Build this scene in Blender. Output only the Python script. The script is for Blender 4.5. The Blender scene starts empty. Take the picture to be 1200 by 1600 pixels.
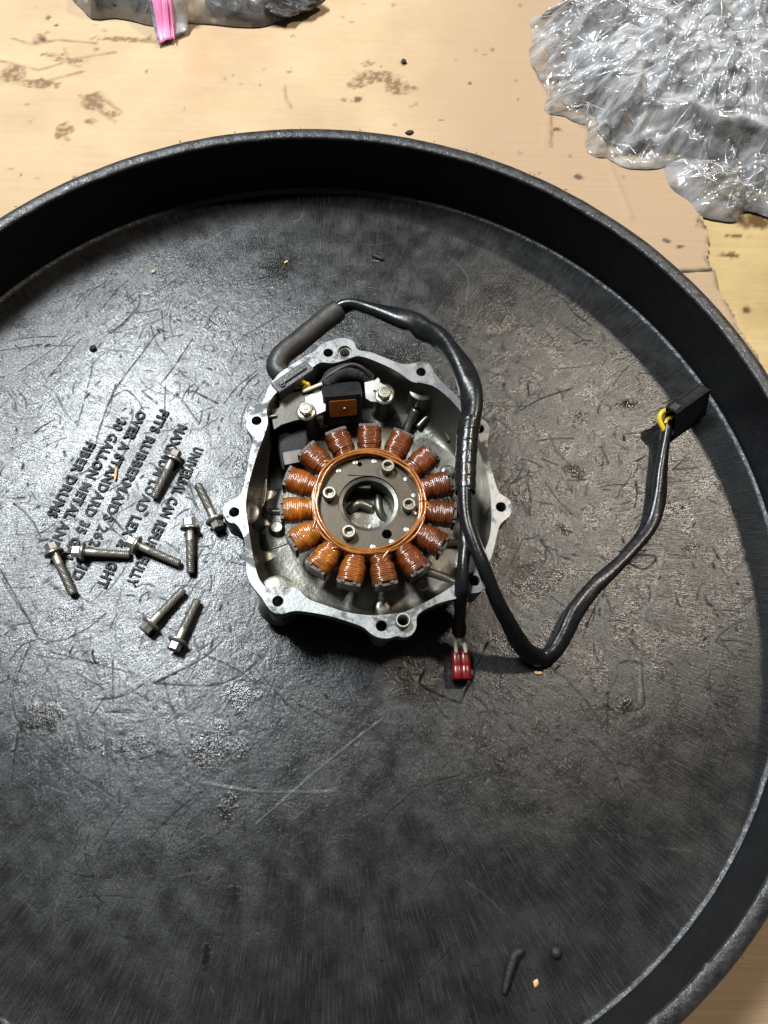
import bpy, bmesh, math, random
import numpy as np
from mathutils import Vector, Matrix
from mathutils.geometry import tessellate_polygon

PI = math.pi
scene = bpy.context.scene
COL = scene.collection
rng = np.random.default_rng(7)
random.seed(7)

# ------------------------------------------------------------------ camera
CAM_LOC = np.array([0.016056, -0.183885, 0.517853])
CAM_RX, CAM_RY = 0.391126, -0.052009
FPX = 1250.0                                   # focal length in pixels of the 1200x1600 photograph
cd = bpy.data.cameras.new('camera'); cam = bpy.data.objects.new('camera', cd); COL.objects.link(cam)
cam.location = CAM_LOC; cam.rotation_euler = (CAM_RX, CAM_RY, 0)
cd.sensor_fit = 'VERTICAL'; cd.sensor_height = 36.0; cd.lens = FPX / 1600 * 36
cd.clip_start = 0.01; cd.clip_end = 20
scene.camera = cam

# ------------------------------------------------------------------ world: dim workshop air
w = bpy.data.worlds.new('World'); scene.world = w; w.use_nodes = True
bg = w.node_tree.nodes['Background']; bg.inputs[0].default_value = (0.92, 0.96, 1.0, 1); bg.inputs[1].default_value = 0.06

# ------------------------------------------------------------------ ceiling lamps of the workshop
def area(name, direction, dist, sx, sy, power, color, spin=0.0, target=(0.03, 0.03, 0.0)):
    d = Vector(direction).normalized(); t = Vector(target)
    ld = bpy.data.lights.new(name, 'AREA'); ld.shape = 'RECTANGLE'; ld.size = sx; ld.size_y = sy
    ld.energy = power; ld.color = color
    o = bpy.data.objects.new(name, ld); COL.objects.link(o)
    o.location = t + d * dist
    o.rotation_euler = (d.to_track_quat('Z', 'Y').to_matrix() @ Matrix.Rotation(spin, 3, 'Z')).to_euler()
    return o
area('ceiling_tube_lamp', (-0.38, 0.40, 0.90), 1.9, 0.70, 0.26, 62, (0.90, 0.96, 1.0), spin=0.6)
area('work_lamp', (0.44, 0.36, 0.80), 2.0, 0.12, 0.10, 19, (1.0, 0.88, 0.72))

vs = scene.view_settings
scene.display_settings.display_device = 'sRGB'
vs.view_transform = 'Standard'; vs.look = 'None'; vs.exposure = 0.0; vs.gamma = 1.0; vs.use_curve_mapping = False

cy = scene.cycles
cy.max_bounces = 6; cy.diffuse_bounces = 3; cy.glossy_bounces = 4; cy.transmission_bounces = 3; cy.transparent_max_bounces = 10
cy.caustics_reflective = False; cy.caustics_refractive = False; cy.use_denoising = True; cy.use_adaptive_sampling = True; cy.adaptive_threshold = 0.02
cy.sample_clamp_indirect = 4.0

# ------------------------------------------------------------------ helpers
def _R():
    cx, sx, cy, sy = math.cos(CAM_RX), math.sin(CAM_RX), math.cos(CAM_RY), math.sin(CAM_RY)
    return np.array([[cy, 0, sy], [0, 1, 0], [-sy, 0, cy]]) @ np.array([[1, 0, 0], [0, cx, -sx], [0, sx, cx]])
RM = _R()
def at(px, py, z=0.0):
    """world point at height z for a measured photo position (used to survey real positions)"""
    d = RM @ np.array([(px - 600) / FPX, -(py - 800) / FPX, -1.0])
    t = (z - CAM_LOC[2]) / d[2]
    p = CAM_LOC + t * d
    return Vector((p[0], p[1], z))
def atn(P, z=0.0):
    return np.array([at(p[0], p[1], z)[:2] for p in P])

def tag(o, label=None, cat=None, group=None, kind=None):
    if label: o['label'] = label
    if cat: o['category'] = cat
    if group: o['group'] = group
    if kind: o['kind'] = kind
    return o
def empty(name, loc, label=None, cat=None, group=None):
    o = bpy.data.objects.new(name, None); COL.objects.link(o); o.location = loc
    o.empty_display_size = 0.01
    return tag(o, label, cat, group)
def link(name, me, mat, parent=None, smooth=True):
    if mat is not None and len(me.materials) == 0: me.materials.append(mat)
    if smooth and len(me.polygons):
        me.polygons.foreach_set('use_smooth', np.ones(len(me.polygons), dtype=bool))
    o = bpy.data.objects.new(name, me); COL.objects.link(o)
    if parent is not None:
        o.parent = parent
        base = Vector((0, 0, 0)); q = parent
        while q is not None: base += q.location; q = q.parent
        o.location = -base           # parts are modelled in world coordinates
    return o
def mesh(name, V, F):
    me = bpy.data.meshes.new(name)
    me.from_pydata([tuple(map(float, v)) for v in V], [], [tuple(map(int, f)) for f in F]); me.update()
    return me
def bevel(o, wd=0.0006, seg=2, ang=35):
    m = o.modifiers.new('bevel', 'BEVEL'); m.width = wd; m.segments = seg; m.limit_method = 'ANGLE'; m.angle_limit = math.radians(ang)
    m.harden_normals = False
    return o
def smooth_angle(o, deg=40):
    me = o.data
    bm = bmesh.new(); bm.from_mesh(me)
    for e in bm.edges:
        e.smooth = not (len(e.link_faces) == 2 and e.calc_face_angle(0) > math.radians(deg))
    bm.to_mesh(me); bm.free()
    return o

class MB:
    """collects shapes into one mesh"""
    def __init__(s): s.V = []; s.F = []
    def add(s, V, F):
        b = len(s.V); s.V += [tuple(v) for v in V]; s.F += [tuple(i + b for i in f) for f in F]; return s
    def box(s, c, size, rot=None):
        rot = rot or Matrix.Identity(3); c = Vector(c); V = []
        for z in (-.5, .5):
            for x, y in ((-.5, -.5), (.5, -.5), (.5, .5), (-.5, .5)):
                V.append(c + rot @ Vector((x * size[0], y * size[1], z * size[2])))
        return s.add(V, [(3, 2, 1, 0), (4, 5, 6, 7), (0, 1, 5, 4), (1, 2, 6, 5), (2, 3, 7, 6), (3, 0, 4, 7)])
    def lathe(s, prof, c=(0, 0, 0), rot=None, n=32, capb=True, capt=True):
        rot = rot or Matrix.Identity(3); c = Vector(c); V = []; F = []
        for r, z in prof:
            for k in range(n):
                a = 2 * PI * k / n; V.append(c + rot @ Vector((r * math.cos(a), r * math.sin(a), z)))
        for j in range(len(prof) - 1):
            for k in range(n):
                k2 = (k + 1) % n; F.append((j * n + k, j * n + k2, (j + 1) * n + k2, (j + 1) * n + k))
        if capb: F.append(tuple(range(n - 1, -1, -1)))
        if capt: F.append(tuple((len(prof) - 1) * n + k for k in range(n)))
        return s.add(V, F)
    def prism(s, loop, z0, z1, holes=()):
        loops = [list(loop)] + [list(h) for h in holes]
        tri = tessellate_polygon([[Vector((p[0], p[1], 0)) for p in l] for l in loops])
        flat = [p for l in loops for p in l]; n = len(flat)
        def area2(t):
            a, b, c = (flat[i] for i in t); return (b[0]-a[0])*(c[1]-a[1]) - (b[1]-a[1])*(c[0]-a[0])
        V = [(p[0], p[1], z1) for p in flat] + [(p[0], p[1], z0) for p in flat]; F = []
        for t in tri:
            if abs(area2(t)) < 1e-14: continue
            if area2(t) < 0: t = (t[0], t[2], t[1])
            F.append(tuple(t)); F.append((t[0] + n, t[2] + n, t[1] + n))
        b = 0
        for li, l in enumerate(loops):
            m = len(l); A = sum(l[k][0]*l[(k+1) % m][1] - l[(k+1) % m][0]*l[k][1] for k in range(m))
            ccw = A > 0
            for k in range(m):
                i, j = b + k, b + (k + 1) % m
                f = (j, i, i + n, j + n)
                if ccw == (li > 0): f = f[::-1]
                F.append(f)
            b += m
        return s.add(V, F)
    def build(s, name, mat, parent=None, smooth=True, sharp=None):
        o = link(name, mesh(name, s.V, s.F), mat, parent, smooth)
        if sharp: smooth_angle(o, sharp)
        return o

def spline(P, n, closed=False):
    P = np.array(P, float); m = len(P); out = []
    segs = m if closed else m - 1
    ts = np.linspace(0, segs, n, endpoint=not closed)
    for t in ts:
        i = min(int(t), segs - 1); u = t - i
        if closed: p0, p1, p2, p3 = P[(i - 1) % m], P[i % m], P[(i + 1) % m], P[(i + 2) % m]
        else: p0, p1, p2, p3 = P[max(i - 1, 0)], P[i], P[i + 1], P[min(i + 2, m - 1)]
        out.append(0.5 * ((2 * p1) + (-p0 + p2) * u + (2*p0 - 5*p1 + 4*p2 - p3) * u*u + (-p0 + 3*p1 - 3*p2 + p3) * u**3))
    return np.array(out)
def even(P, n, closed=False):
    Q = spline(P, max(600, 8 * n), closed)
    if closed: Q = np.vstack([Q, Q[:1]])
    s = np.r_[0, np.cumsum(np.linalg.norm(np.diff(Q, axis=0), axis=1))]
    t = np.linspace(0, s[-1], n, endpoint=not closed)
    return np.stack([np.interp(t, s, Q[:, k]) for k in range(Q.shape[1])], 1)
def tube(ctrl, n=80, seg=16, wob=0.0, flat=None, capped=True, seed=0, folds=(), oval=0.0):
    """ctrl rows: x, y, z, radius"""
    Q = even(np.array(ctrl, float), n); P = Q[:, :3]; rad = Q[:, 3]
    T = np.gradient(P, axis=0); T /= np.linalg.norm(T, axis=1)[:, None]
    nrm = np.cross(T[0], [0, 0, 1.0]); nrm = nrm / (np.linalg.norm(nrm) + 1e-9)
    V = []; F = []; g = np.random.default_rng(seed); ph = g.uniform(0, 6.28, 8)
    for i in range(n):
        nrm = nrm - T[i] * nrm.dot(T[i]); nrm /= np.linalg.norm(nrm); b = np.cross(T[i], nrm)
        u = i / (n - 1)
        for k in range(seg):
            a = 2 * PI * k / seg
            r = rad[i] * (1 + wob * (math.sin(a*2 + ph[0] + u*17) * 0.5 + math.sin(a*3 + ph[1] - u*29) * 0.35 + math.sin(u*61 + ph[2] + a) * 0.35))
            if oval: r *= 1 + oval*math.cos(2*(a - ph[3] - 2.5*math.sin(u*7 + ph[4]) - u*5))
            for (u0, a0, wu, wa, dep) in folds:
                da = math.atan2(math.sin(a - a0), math.cos(a - a0))
                r *= 1 - dep * math.exp(-((u - u0) / wu)**2 - (da / wa)**2)
            fx = fz = 1.0
            if flat: fx, fz = flat
            V.append(P[i] + nrm * (r * fx * math.cos(a)) + b * (r * fz * math.sin(a)))
    for i in range(n - 1):
        for k in range(seg):
            k2 = (k + 1) % seg; F.append((i*seg + k, i*seg + k2, (i+1)*seg + k2, (i+1)*seg + k))
    if capped: F.append(tuple(range(seg - 1, -1, -1))); F.append(tuple((n - 1)*seg + k for k in range(seg)))
    return V, F

# ------------------------------------------------------------------ numpy noise
def vnoise(x, y, scale, seed):
    g = np.random.default_rng(seed); N = 256; tab = g.random((N, N)).astype(np.float32)
    X = x * scale + 1000; Y = y * scale + 1000
    xi = np.floor(X).astype(int); yi = np.floor(Y).astype(int); fx = X - xi; fy = Y - yi
    fx = fx*fx*(3 - 2*fx); fy = fy*fy*(3 - 2*fy)
    a = tab[xi % N, yi % N]; b = tab[(xi+1) % N, yi % N]; c = tab[xi % N, (yi+1) % N]; d = tab[(xi+1) % N, (yi+1) % N]
    return (a*(1-fx) + b*fx)*(1-fy) + (c*(1-fx) + d*fx)*fy
def fbm(x, y, scale, seed, octs=4):
    s = 0; a = 1; t = 0
    for k in range(octs):
        s = s + a * vnoise(x, y, scale * 2**k, seed + k); t += a; a *= 0.5
    return s / t
def sstep(a, b, x):
    t = np.clip((x - a) / (b - a), 0, 1); return t*t*(3 - 2*t)
def worley(x, y, n, ext, seed):
    g = np.random.default_rng(seed); px = g.uniform(ext[0], ext[1], n); py = g.uniform(ext[2], ext[3], n)
    d1 = np.full(x.shape, 9.0); d2 = np.full(x.shape, 9.0)
    for k in range(n):
        d = np.hypot(x - px[k], y - py[k]); m = d < d1
        d2 = np.where(m, d1, np.minimum(d2, d)); d1 = np.where(m, d, d1)
    return d1, d2

# ------------------------------------------------------------------ node helpers
def mat(name):
    m = bpy.data.materials.new(name); m.use_nodes = True
    nt = m.node_tree; return m, nt, nt.nodes['Principled BSDF']
def N(nt, t, **kw):
    n = nt.nodes.new(t)
    for k, v in kw.items():
        if k[0] == 'i' and k[1:].isdigit(): n.inputs[int(k[1:])].default_value = v
        else: setattr(n, k, v)
    return n
def L(nt, a, b): nt.links.new(a, b)
def noise(nt, scale, detail=4, rough=0.55, vec=None, dist=0.0):
    n = N(nt, 'ShaderNodeTexNoise'); n.inputs['Scale'].default_value = scale; n.inputs['Detail'].default_value = detail
    n.inputs['Roughness'].default_value = rough; n.inputs['Distortion'].default_value = dist
    if vec is not None: L(nt, vec, n.inputs['Vector'])
    return n.outputs['Fac']
def coords(nt): return N(nt, 'ShaderNodeTexCoord').outputs['Object']
def ramp(nt, fac, stops):
    r = N(nt, 'ShaderNodeValToRGB'); e = r.color_ramp.elements
    while len(e) < len(stops): e.new(0.5)
    for k, (p, c) in enumerate(stops):
        e[k].position = p; e[k].color = (*c, 1) if len(c) == 3 else c
    L(nt, fac, r.inputs[0]); return r.outputs[0]
def rng_(nt, fac, a, b, c, d):
    m = N(nt, 'ShaderNodeMapRange'); m.inputs[1].default_value = a; m.inputs[2].default_value = b; m.inputs[3].default_value = c; m.inputs[4].default_value = d
    L(nt, fac, m.inputs[0]); return m.outputs[0]
def mixc(nt, fac, a, b, bt='MIX'):
    m = N(nt, 'ShaderNodeMix', data_type='RGBA', blend_type=bt)
    for s, v in ((0, fac), (6, a), (7, b)):
        if hasattr(v, 'is_output'): L(nt, v, m.inputs[s])
        else: m.inputs[s].default_value = v if s == 0 else (*v, 1)
    return m.outputs[2]
def mth(nt, op, a, b=0.0):
    m = N(nt, 'ShaderNodeMath', operation=op)
    for s, v in ((0, a), (1, b)):
        if hasattr(v, 'is_output'): L(nt, v, m.inputs[s])
        else: m.inputs[s].default_value = v
    return m.outputs[0]
def bump(nt, h, dist, strength=1.0, prev=None):
    b = N(nt, 'ShaderNodeBump'); b.inputs['Distance'].default_value = dist; b.inputs['Strength'].default_value = strength
    L(nt, h, b.inputs['Height'])
    if prev is not None: L(nt, prev, b.inputs['Normal'])
    return b.outputs['Normal']
def attr(nt, name): return N(nt, 'ShaderNodeAttribute', attribute_name=name).outputs['Fac']

def simple(name, col, rough=0.5, metal=0.0, var=0.15, nscale=60, bumpd=0.0, bscale=400, coat=0.0, rvar=0.1, spec=0.5):
    m, nt, p = mat(name); c = coords(nt)
    f = noise(nt, nscale, 5, 0.6, c)
    L(nt, ramp(nt, f, [(0.3, tuple(x*(1-var) for x in col)), (0.7, tuple(min(1, x*(1+var)) for x in col))]), p.inputs['Base Color'])
    L(nt, rng_(nt, noise(nt, nscale*2.3, 4, 0.6, c), 0.3, 0.7, max(0.02, rough-rvar), rough+rvar), p.inputs['Roughness'])
    p.inputs['Metallic'].default_value = metal; p.inputs['Specular IOR Level'].default_value = spec
    if coat: p.inputs['Coat Weight'].default_value = coat; p.inputs['Coat Roughness'].default_value = 0.06
    if bumpd: L(nt, bump(nt, noise(nt, bscale, 4, 0.6, c), bumpd), p.inputs['Normal'])
    return m

# ---- black plastic of the lid
def lid_material(name, use_attr):
    m, nt, p = mat(name); c = coords(nt)
    sx = N(nt, 'ShaderNodeSeparateXYZ'); L(nt, c, sx.inputs[0])
    ang = mth(nt, 'ARCTAN2', sx.outputs[1], sx.outputs[0])
    rad = mth(nt, 'SQRT', mth(nt, 'ADD', mth(nt, 'MULTIPLY', sx.outputs[0], sx.outputs[0]), mth(nt, 'MULTIPLY', sx.outputs[1], sx.outputs[1])))
    cv = N(nt, 'ShaderNodeCombineXYZ'); L(nt, mth(nt, 'MULTIPLY', ang, 0.75), cv.inputs[0]); L(nt, mth(nt, 'MULTIPLY', rad, 0.11), cv.inputs[1]); L(nt, mth(nt, 'MULTIPLY', sx.outputs[2], 0.3), cv.inputs[2])
    streak = noise(nt, 420, 3, 0.7, cv.outputs[0], 0.0)
    mid = attr(nt, 'mottle'); fine = noise(nt, 430, 3, 0.75, c)
    edge = rng_(nt, rad, 0.08, 0.26, 0.15, 1.0)
    inner = rng_(nt, rad, 0.05, 0.27, 1.0, 0.35)
    col = ramp(nt, mid, [(0.25, (0.009, 0.009, 0.0093)), (0.55, (0.015, 0.015, 0.0153)), (0.8, (0.024, 0.0235, 0.023))])
    col = mixc(nt, mth(nt, 'MULTIPLY', rng_(nt, streak, 0.5, 0.75, 0, 1), mth(nt, 'MULTIPLY', edge, 0.8)), col, (0.055, 0.053, 0.051))
    rough = rng_(nt, mid, 0.32, 0.68, 0.22, 0.345)
    if use_attr:
        scr = attr(nt, 'gouge'); oil = attr(nt, 'oil'); lite = attr(nt, 'pale'); gr = attr(nt, 'grime')
        col = mixc(nt, mth(nt, 'MULTIPLY', gr, 0.5), col, (0.014, 0.012, 0.010))
        col = mixc(nt, mth(nt, 'MULTIPLY', scr, 0.95), col, (0.002, 0.002, 0.002))
        col = mixc(nt, mth(nt, 'MULTIPLY', oil, 0.85), col, (0.012, 0.009, 0.005))
        col = mixc(nt, mth(nt, 'MULTIPLY', lite, 0.8), col, (0.26, 0.26, 0.26))
        rough = mth(nt, 'ADD', rough, mth(nt, 'MULTIPLY', scr, 0.35))
        rough = mth(nt, 'ADD', rough, mth(nt, 'MULTIPLY', gr, 0.14))
        rough = mth(nt, 'SUBTRACT', rough, mth(nt, 'MULTIPLY', oil, 0.22))
    L(nt, col, p.inputs['Base Color']); L(nt, rough, p.inputs['Roughness'])
    grit = rng_(nt, noise(nt, 900, 2, 0.6, c), 0.3, 0.7, 0.35, 1.45)
    L(nt, mth(nt, 'MULTIPLY', grit, mth(nt, 'SUBTRACT', 0.70, mth(nt, 'MULTIPLY', scr, 0.69))), p.inputs['Specular IOR Level'])
    h = mth(nt, 'ADD', mth(nt, 'MULTIPLY', mth(nt, 'MULTIPLY', streak, edge), 0.8), mth(nt, 'MULTIPLY', mth(nt, 'MULTIPLY', fine, inner), 0.85))
    h = mth(nt, 'MULTIPLY', h, mth(nt, 'ADD', mth(nt, 'MULTIPLY', oil, 1.1), 1.0))
    L(nt, bump(nt, h, 0.00030, 1.0), p.inputs['Normal'])
    return m
M = {}
M['lid'] = lid_material('black_lid_plastic', True)
M['rim'] = simple('worn_black_rim', (0.024, 0.024, 0.025), 0.42, var=0.6, nscale=110, bumpd=0.0011, bscale=150, rvar=0.14)
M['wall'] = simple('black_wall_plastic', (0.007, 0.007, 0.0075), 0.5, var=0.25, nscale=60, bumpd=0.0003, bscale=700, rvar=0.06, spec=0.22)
M['letters'] = simple('oily_black_letters', (0.004, 0.004, 0.004), 0.40, var=0.3, nscale=200, bumpd=0.0010, bscale=450, rvar=0.15, spec=0.4)

# ---- cardboard
def cardboard(name, c0, c1, attrs=True):
    m, nt, p = mat(name); c = coords(nt)
    mp = N(nt, 'ShaderNodeMapping'); mp.inputs['Scale'].default_value = (3, 60, 3); L(nt, c, mp.inputs['Vector'])
    band = noise(nt, 3.2, 3, 0.5, mp.outputs[0])
    mp2 = N(nt, 'ShaderNodeMapping'); mp2.inputs['Scale'].default_value = (25, 400, 25); L(nt, c, mp2.inputs['Vector'])
    fib = noise(nt, 2.0, 3, 0.6, mp2.outputs[0])
    mot = noise(nt, 14, 5, 0.6, c)
    col = ramp(nt, mth(nt, 'ADD', mth(nt, 'MULTIPLY', mot, 0.86), mth(nt, 'MULTIPLY', band, 0.14)), [(0.32, c0), (0.68, c1)])
    col = mixc(nt, rng_(nt, fib, 0.45, 0.75, 0, 0.10), col, tuple(x*0.72 for x in c0))
    if attrs:
        pink_falloff = attr(nt, 'pink'); st = attr(nt, 'stain'); dk = attr(nt, 'dirt'); wet = attr(nt, 'wet')
        col = mixc(nt, pink_falloff, col, (0.38, 0.265, 0.168))  # pinkish board colour with light falloff put into it
        col = mixc(nt, mth(nt, 'MULTIPLY', wet, 0.35), col, (0.42, 0.22, 0.13))
        col = mixc(nt, mth(nt, 'MULTIPLY', st, 0.9), col, (0.17, 0.10, 0.05))
        col = mixc(nt, dk, col, (0.030, 0.022, 0.015))
    L(nt, col, p.inputs['Base Color']); p.inputs['Roughness'].default_value = 0.8; p.inputs['Specular IOR Level'].default_value = 0.25
    n1 = bump(nt, band, 0.0012, 0.8)
    L(nt, bump(nt, fib, 0.0003, 0.6, n1), p.inputs['Normal'])
    return m
M['card'] = cardboard('cardboard', (0.43, 0.302, 0.178), (0.53, 0.388, 0.235))
M['torn'] = cardboard('torn_cardboard', (0.37, 0.26, 0.11), (0.50, 0.37, 0.18), False)

# ---- metals
def cast(name, col, r0, r1, dirt, dirtcol, bscale=260, bd=0.0003, dscale=35, lo=0.52, hi=0.68):
    m, nt, p = mat(name); c = coords(nt)
    d = rng_(nt, noise(nt, dscale, 6, 0.7, c, 0.3), lo, hi, 0, dirt)
    f = noise(nt, 18, 4, 0.6, c)
    cc = ramp(nt, f, [(0.3, tuple(x*0.75 for x in col)), (0.7, col)])
    L(nt, mixc(nt, d, cc, dirtcol), p.inputs['Base Color'])
    L(nt, mth(nt, 'ADD', rng_(nt, noise(nt, 90, 4, 0.6, c), 0.3, 0.7, r0, r1), mth(nt, 'MULTIPLY', d, 0.25)), p.inputs['Roughness'])
    p.inputs['Metallic'].default_value = 0.80
    L(nt, bump(nt, noise(nt, bscale, 5, 0.65, c), bd), p.inputs['Normal'])
    return m
M['flange'] = cast('machined_aluminium', (0.32, 0.325, 0.325), 0.30, 0.44, 0.9, (0.06, 0.06, 0.06), 420, 0.00012, 50, 0.50, 0.60)
M['inside'] = cast('oily_cast_aluminium', (0.22, 0.210, 0.178), 0.25, 0.40, 0.6, (0.085, 0.072, 0.048), 240, 0.00028, 25)
M['outer'] = simple('dark_painted_casting', (0.045, 0.045, 0.045), 0.45, 0.3, nscale=90, bumpd=0.0004, bscale=500)
M['steel'] = cast('zinc_bolt_steel', (0.50, 0.48, 0.44), 0.30, 0.44, 0.35, (0.16, 0.14, 0.11), 700, 0.00002, 120)
M['brightbolt'] = cast('yellow_zinc_bolt', (0.52, 0.49, 0.40), 0.25, 0.38, 0.3, (0.35, 0.28, 0.16), 700, 0.00006, 160)
M['bracket'] = cast('grey_stamped_steel', (0.085, 0.079, 0.068), 0.32, 0.45, 0.5, (0.14, 0.12, 0.10), 500, 0.00008, 60)
M['bracket_bright'] = cast('bright_stamped_steel', (0.50, 0.49, 0.45), 0.28, 0.4, 0.3, (0.4, 0.36, 0.3), 500, 0.00008, 90)
M['core'] = cast('bronzed_stator_steel', (0.085, 0.073, 0.055), 0.36, 0.5, 0.5, (0.12, 0.09, 0.06), 900, 0.0001, 120)
M['tip'] = cast('dark_lamination_steel', (0.07, 0.062, 0.055), 0.35, 0.5, 0.7, (0.05, 0.04, 0.03), 900, 0.0002, 200)

# ---- lacquered copper windings: the hue of each coil comes from the object's colour
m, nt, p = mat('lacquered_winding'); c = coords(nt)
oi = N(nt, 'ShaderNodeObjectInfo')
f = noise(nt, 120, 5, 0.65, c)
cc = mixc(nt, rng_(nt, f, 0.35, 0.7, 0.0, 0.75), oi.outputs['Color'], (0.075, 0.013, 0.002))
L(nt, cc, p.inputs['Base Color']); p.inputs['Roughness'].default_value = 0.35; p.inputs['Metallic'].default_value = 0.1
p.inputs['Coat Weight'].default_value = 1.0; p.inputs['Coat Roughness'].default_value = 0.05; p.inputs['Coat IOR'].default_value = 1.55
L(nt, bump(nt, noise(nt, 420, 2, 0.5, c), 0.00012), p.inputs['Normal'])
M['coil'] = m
M['wire'] = simple('lacquered_lead_wire', (0.33, 0.115, 0.018), 0.28, 0.15, var=0.35, nscale=200, coat=1.0)

M['tube'] = simple('black_vinyl_sleeve', (0.009, 0.009, 0.0095), 0.30, var=0.4, nscale=90, bumpd=0.0008, bscale=45, rvar=0.10)
M['sleeve'] = simple('brownish_rubber_sleeve', (0.028, 0.024, 0.022), 0.50, var=0.3, nscale=80, bumpd=0.0002, bscale=500)
M['tape'] = simple('black_glossy_tape', (0.012, 0.012, 0.012), 0.22, var=0.3, nscale=120, bumpd=0.0004, bscale=240)
M['rubber'] = simple('grey_rubber_grommet', (0.06, 0.06, 0.062), 0.40, var=0.35, nscale=120, bumpd=0.0004, bscale=300)
M['blackplastic'] = simple('black_hard_plastic', (0.013, 0.013, 0.014), 0.38, var=0.3, nscale=120, bumpd=0.0002, bscale=600)
M['felt'] = simple('black_rough_rubber', (0.018, 0.018, 0.018), 0.75, var=0.5, nscale=500, bumpd=0.0006, bscale=900)
M['epoxy'] = simple('brown_epoxy', (0.34, 0.10, 0.022), 0.35, var=0.25, nscale=150)
M['yellow'] = simple('yellow_wire', (0.75, 0.50, 0.03), 0.35, var=0.12, nscale=150)
M['cream'] = simple('cream_wire', (0.70, 0.66, 0.48), 0.4, var=0.12, nscale=150)
M['red'] = simple('glossy_red_plastic', (0.13, 0.004, 0.004), 0.32, var=0.35, nscale=90, coat=0.15)
M['crumb'] = simple('black_grit', (0.02, 0.018, 0.016), 0.7, var=0.5, nscale=400)
M['chip'] = simple('pale_wood_chip', (0.65, 0.42, 0.2), 0.7, var=0.3, nscale=400)
M['brown'] = simple('dark_brown_part', (0.030, 0.020, 0.014), 0.5, var=0.5, nscale=60, bumpd=0.002, bscale=140, rvar=0.15)
M['pink'] = simple('pink_zip_strip', (0.85, 0.28, 0.52), 0.35, var=0.18, nscale=40)
M['greasy'] = simple('greasy_black_part', (0.016, 0.013, 0.011), 0.42, var=0.6, nscale=60, bumpd=0.002, bscale=120, rvar=0.12)
M['greypart'] = simple('dull_grey_part', (0.30, 0.285, 0.31), 0.5, 0.1, var=0.3, nscale=50, bumpd=0.001, bscale=90)

def film(name, haze, tint=(0.97, 0.97, 0.98), gl=0.16, rough=0.13):
    m = bpy.data.materials.new(name); m.use_nodes = True; nt = m.node_tree; nt.nodes.clear()
    out = N(nt, 'ShaderNodeOutputMaterial'); c = coords(nt)
    tr = N(nt, 'ShaderNodeBsdfTransparent'); df = N(nt, 'ShaderNodeBsdfDiffuse'); tl = N(nt, 'ShaderNodeBsdfTranslucent'); gs = N(nt, 'ShaderNodeBsdfGlossy')
    tr.inputs[0].default_value = (0.97, 0.97, 0.98, 1); df.inputs[0].default_value = (*tint, 1); tl.inputs[0].default_value = (*tint, 1)
    gs.inputs[0].default_value = (1, 1, 1, 1); gs.inputs['Roughness'].default_value = rough
    nb = bump(nt, noise(nt, 90, 1, 0.5, c, 0.0), 0.0002)
    L(nt, nb, gs.inputs['Normal']); L(nt, nb, df.inputs['Normal'])
    a = N(nt, 'ShaderNodeMixShader', i0=0.5); L(nt, df.outputs[0], a.inputs[1]); L(nt, tl.outputs[0], a.inputs[2])
    b = N(nt, 'ShaderNodeMixShader'); mpf = N(nt, 'ShaderNodeMapping'); mpf.inputs['Rotation'].default_value = (0, 0, -0.8); mpf.inputs['Scale'].default_value = (1, 3.2, 1); L(nt, c, mpf.inputs['Vector'])
    L(nt, rng_(nt, noise(nt, 34, 5, 0.6, mpf.outputs[0], 0.2), 0.38, 0.62, haze*0.30, min(0.95, haze*1.6)), b.inputs[0])
    L(nt, tr.outputs[0], b.inputs[1]); L(nt, a.outputs[0], b.inputs[2])
    fr = N(nt, 'ShaderNodeFresnel'); fr.inputs['IOR'].default_value = 1.5; L(nt, nb, fr.inputs['Normal'])
    g = N(nt, 'ShaderNodeMixShader'); L(nt, mth(nt, 'MULTIPLY_ADD', fr.outputs[0], 1.0), g.inputs[0])
    g.inputs[0].links[0].from_node.inputs[2].default_value = gl - 0.04
    L(nt, b.outputs[0], g.inputs[1]); L(nt, gs.outputs[0], g.inputs[2])
    L(nt, g.outputs[0], out.inputs['Surface'])
    return m
M['film'] = film('crumpled_clear_film', 0.52, gl=0.05, rough=0.12)
M['film_thin'] = film('thin_clear_film', 0.36, gl=0.06, rough=0.12)
M['crease'] = film('white_film_glint', 0.6, gl=0.10, rough=0.2)  # whiter film for the painted highlight strips laid on the folds
M['film_zip'] = film('zip_bag_film', 0.22, gl=0.07, rough=0.12)

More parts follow.
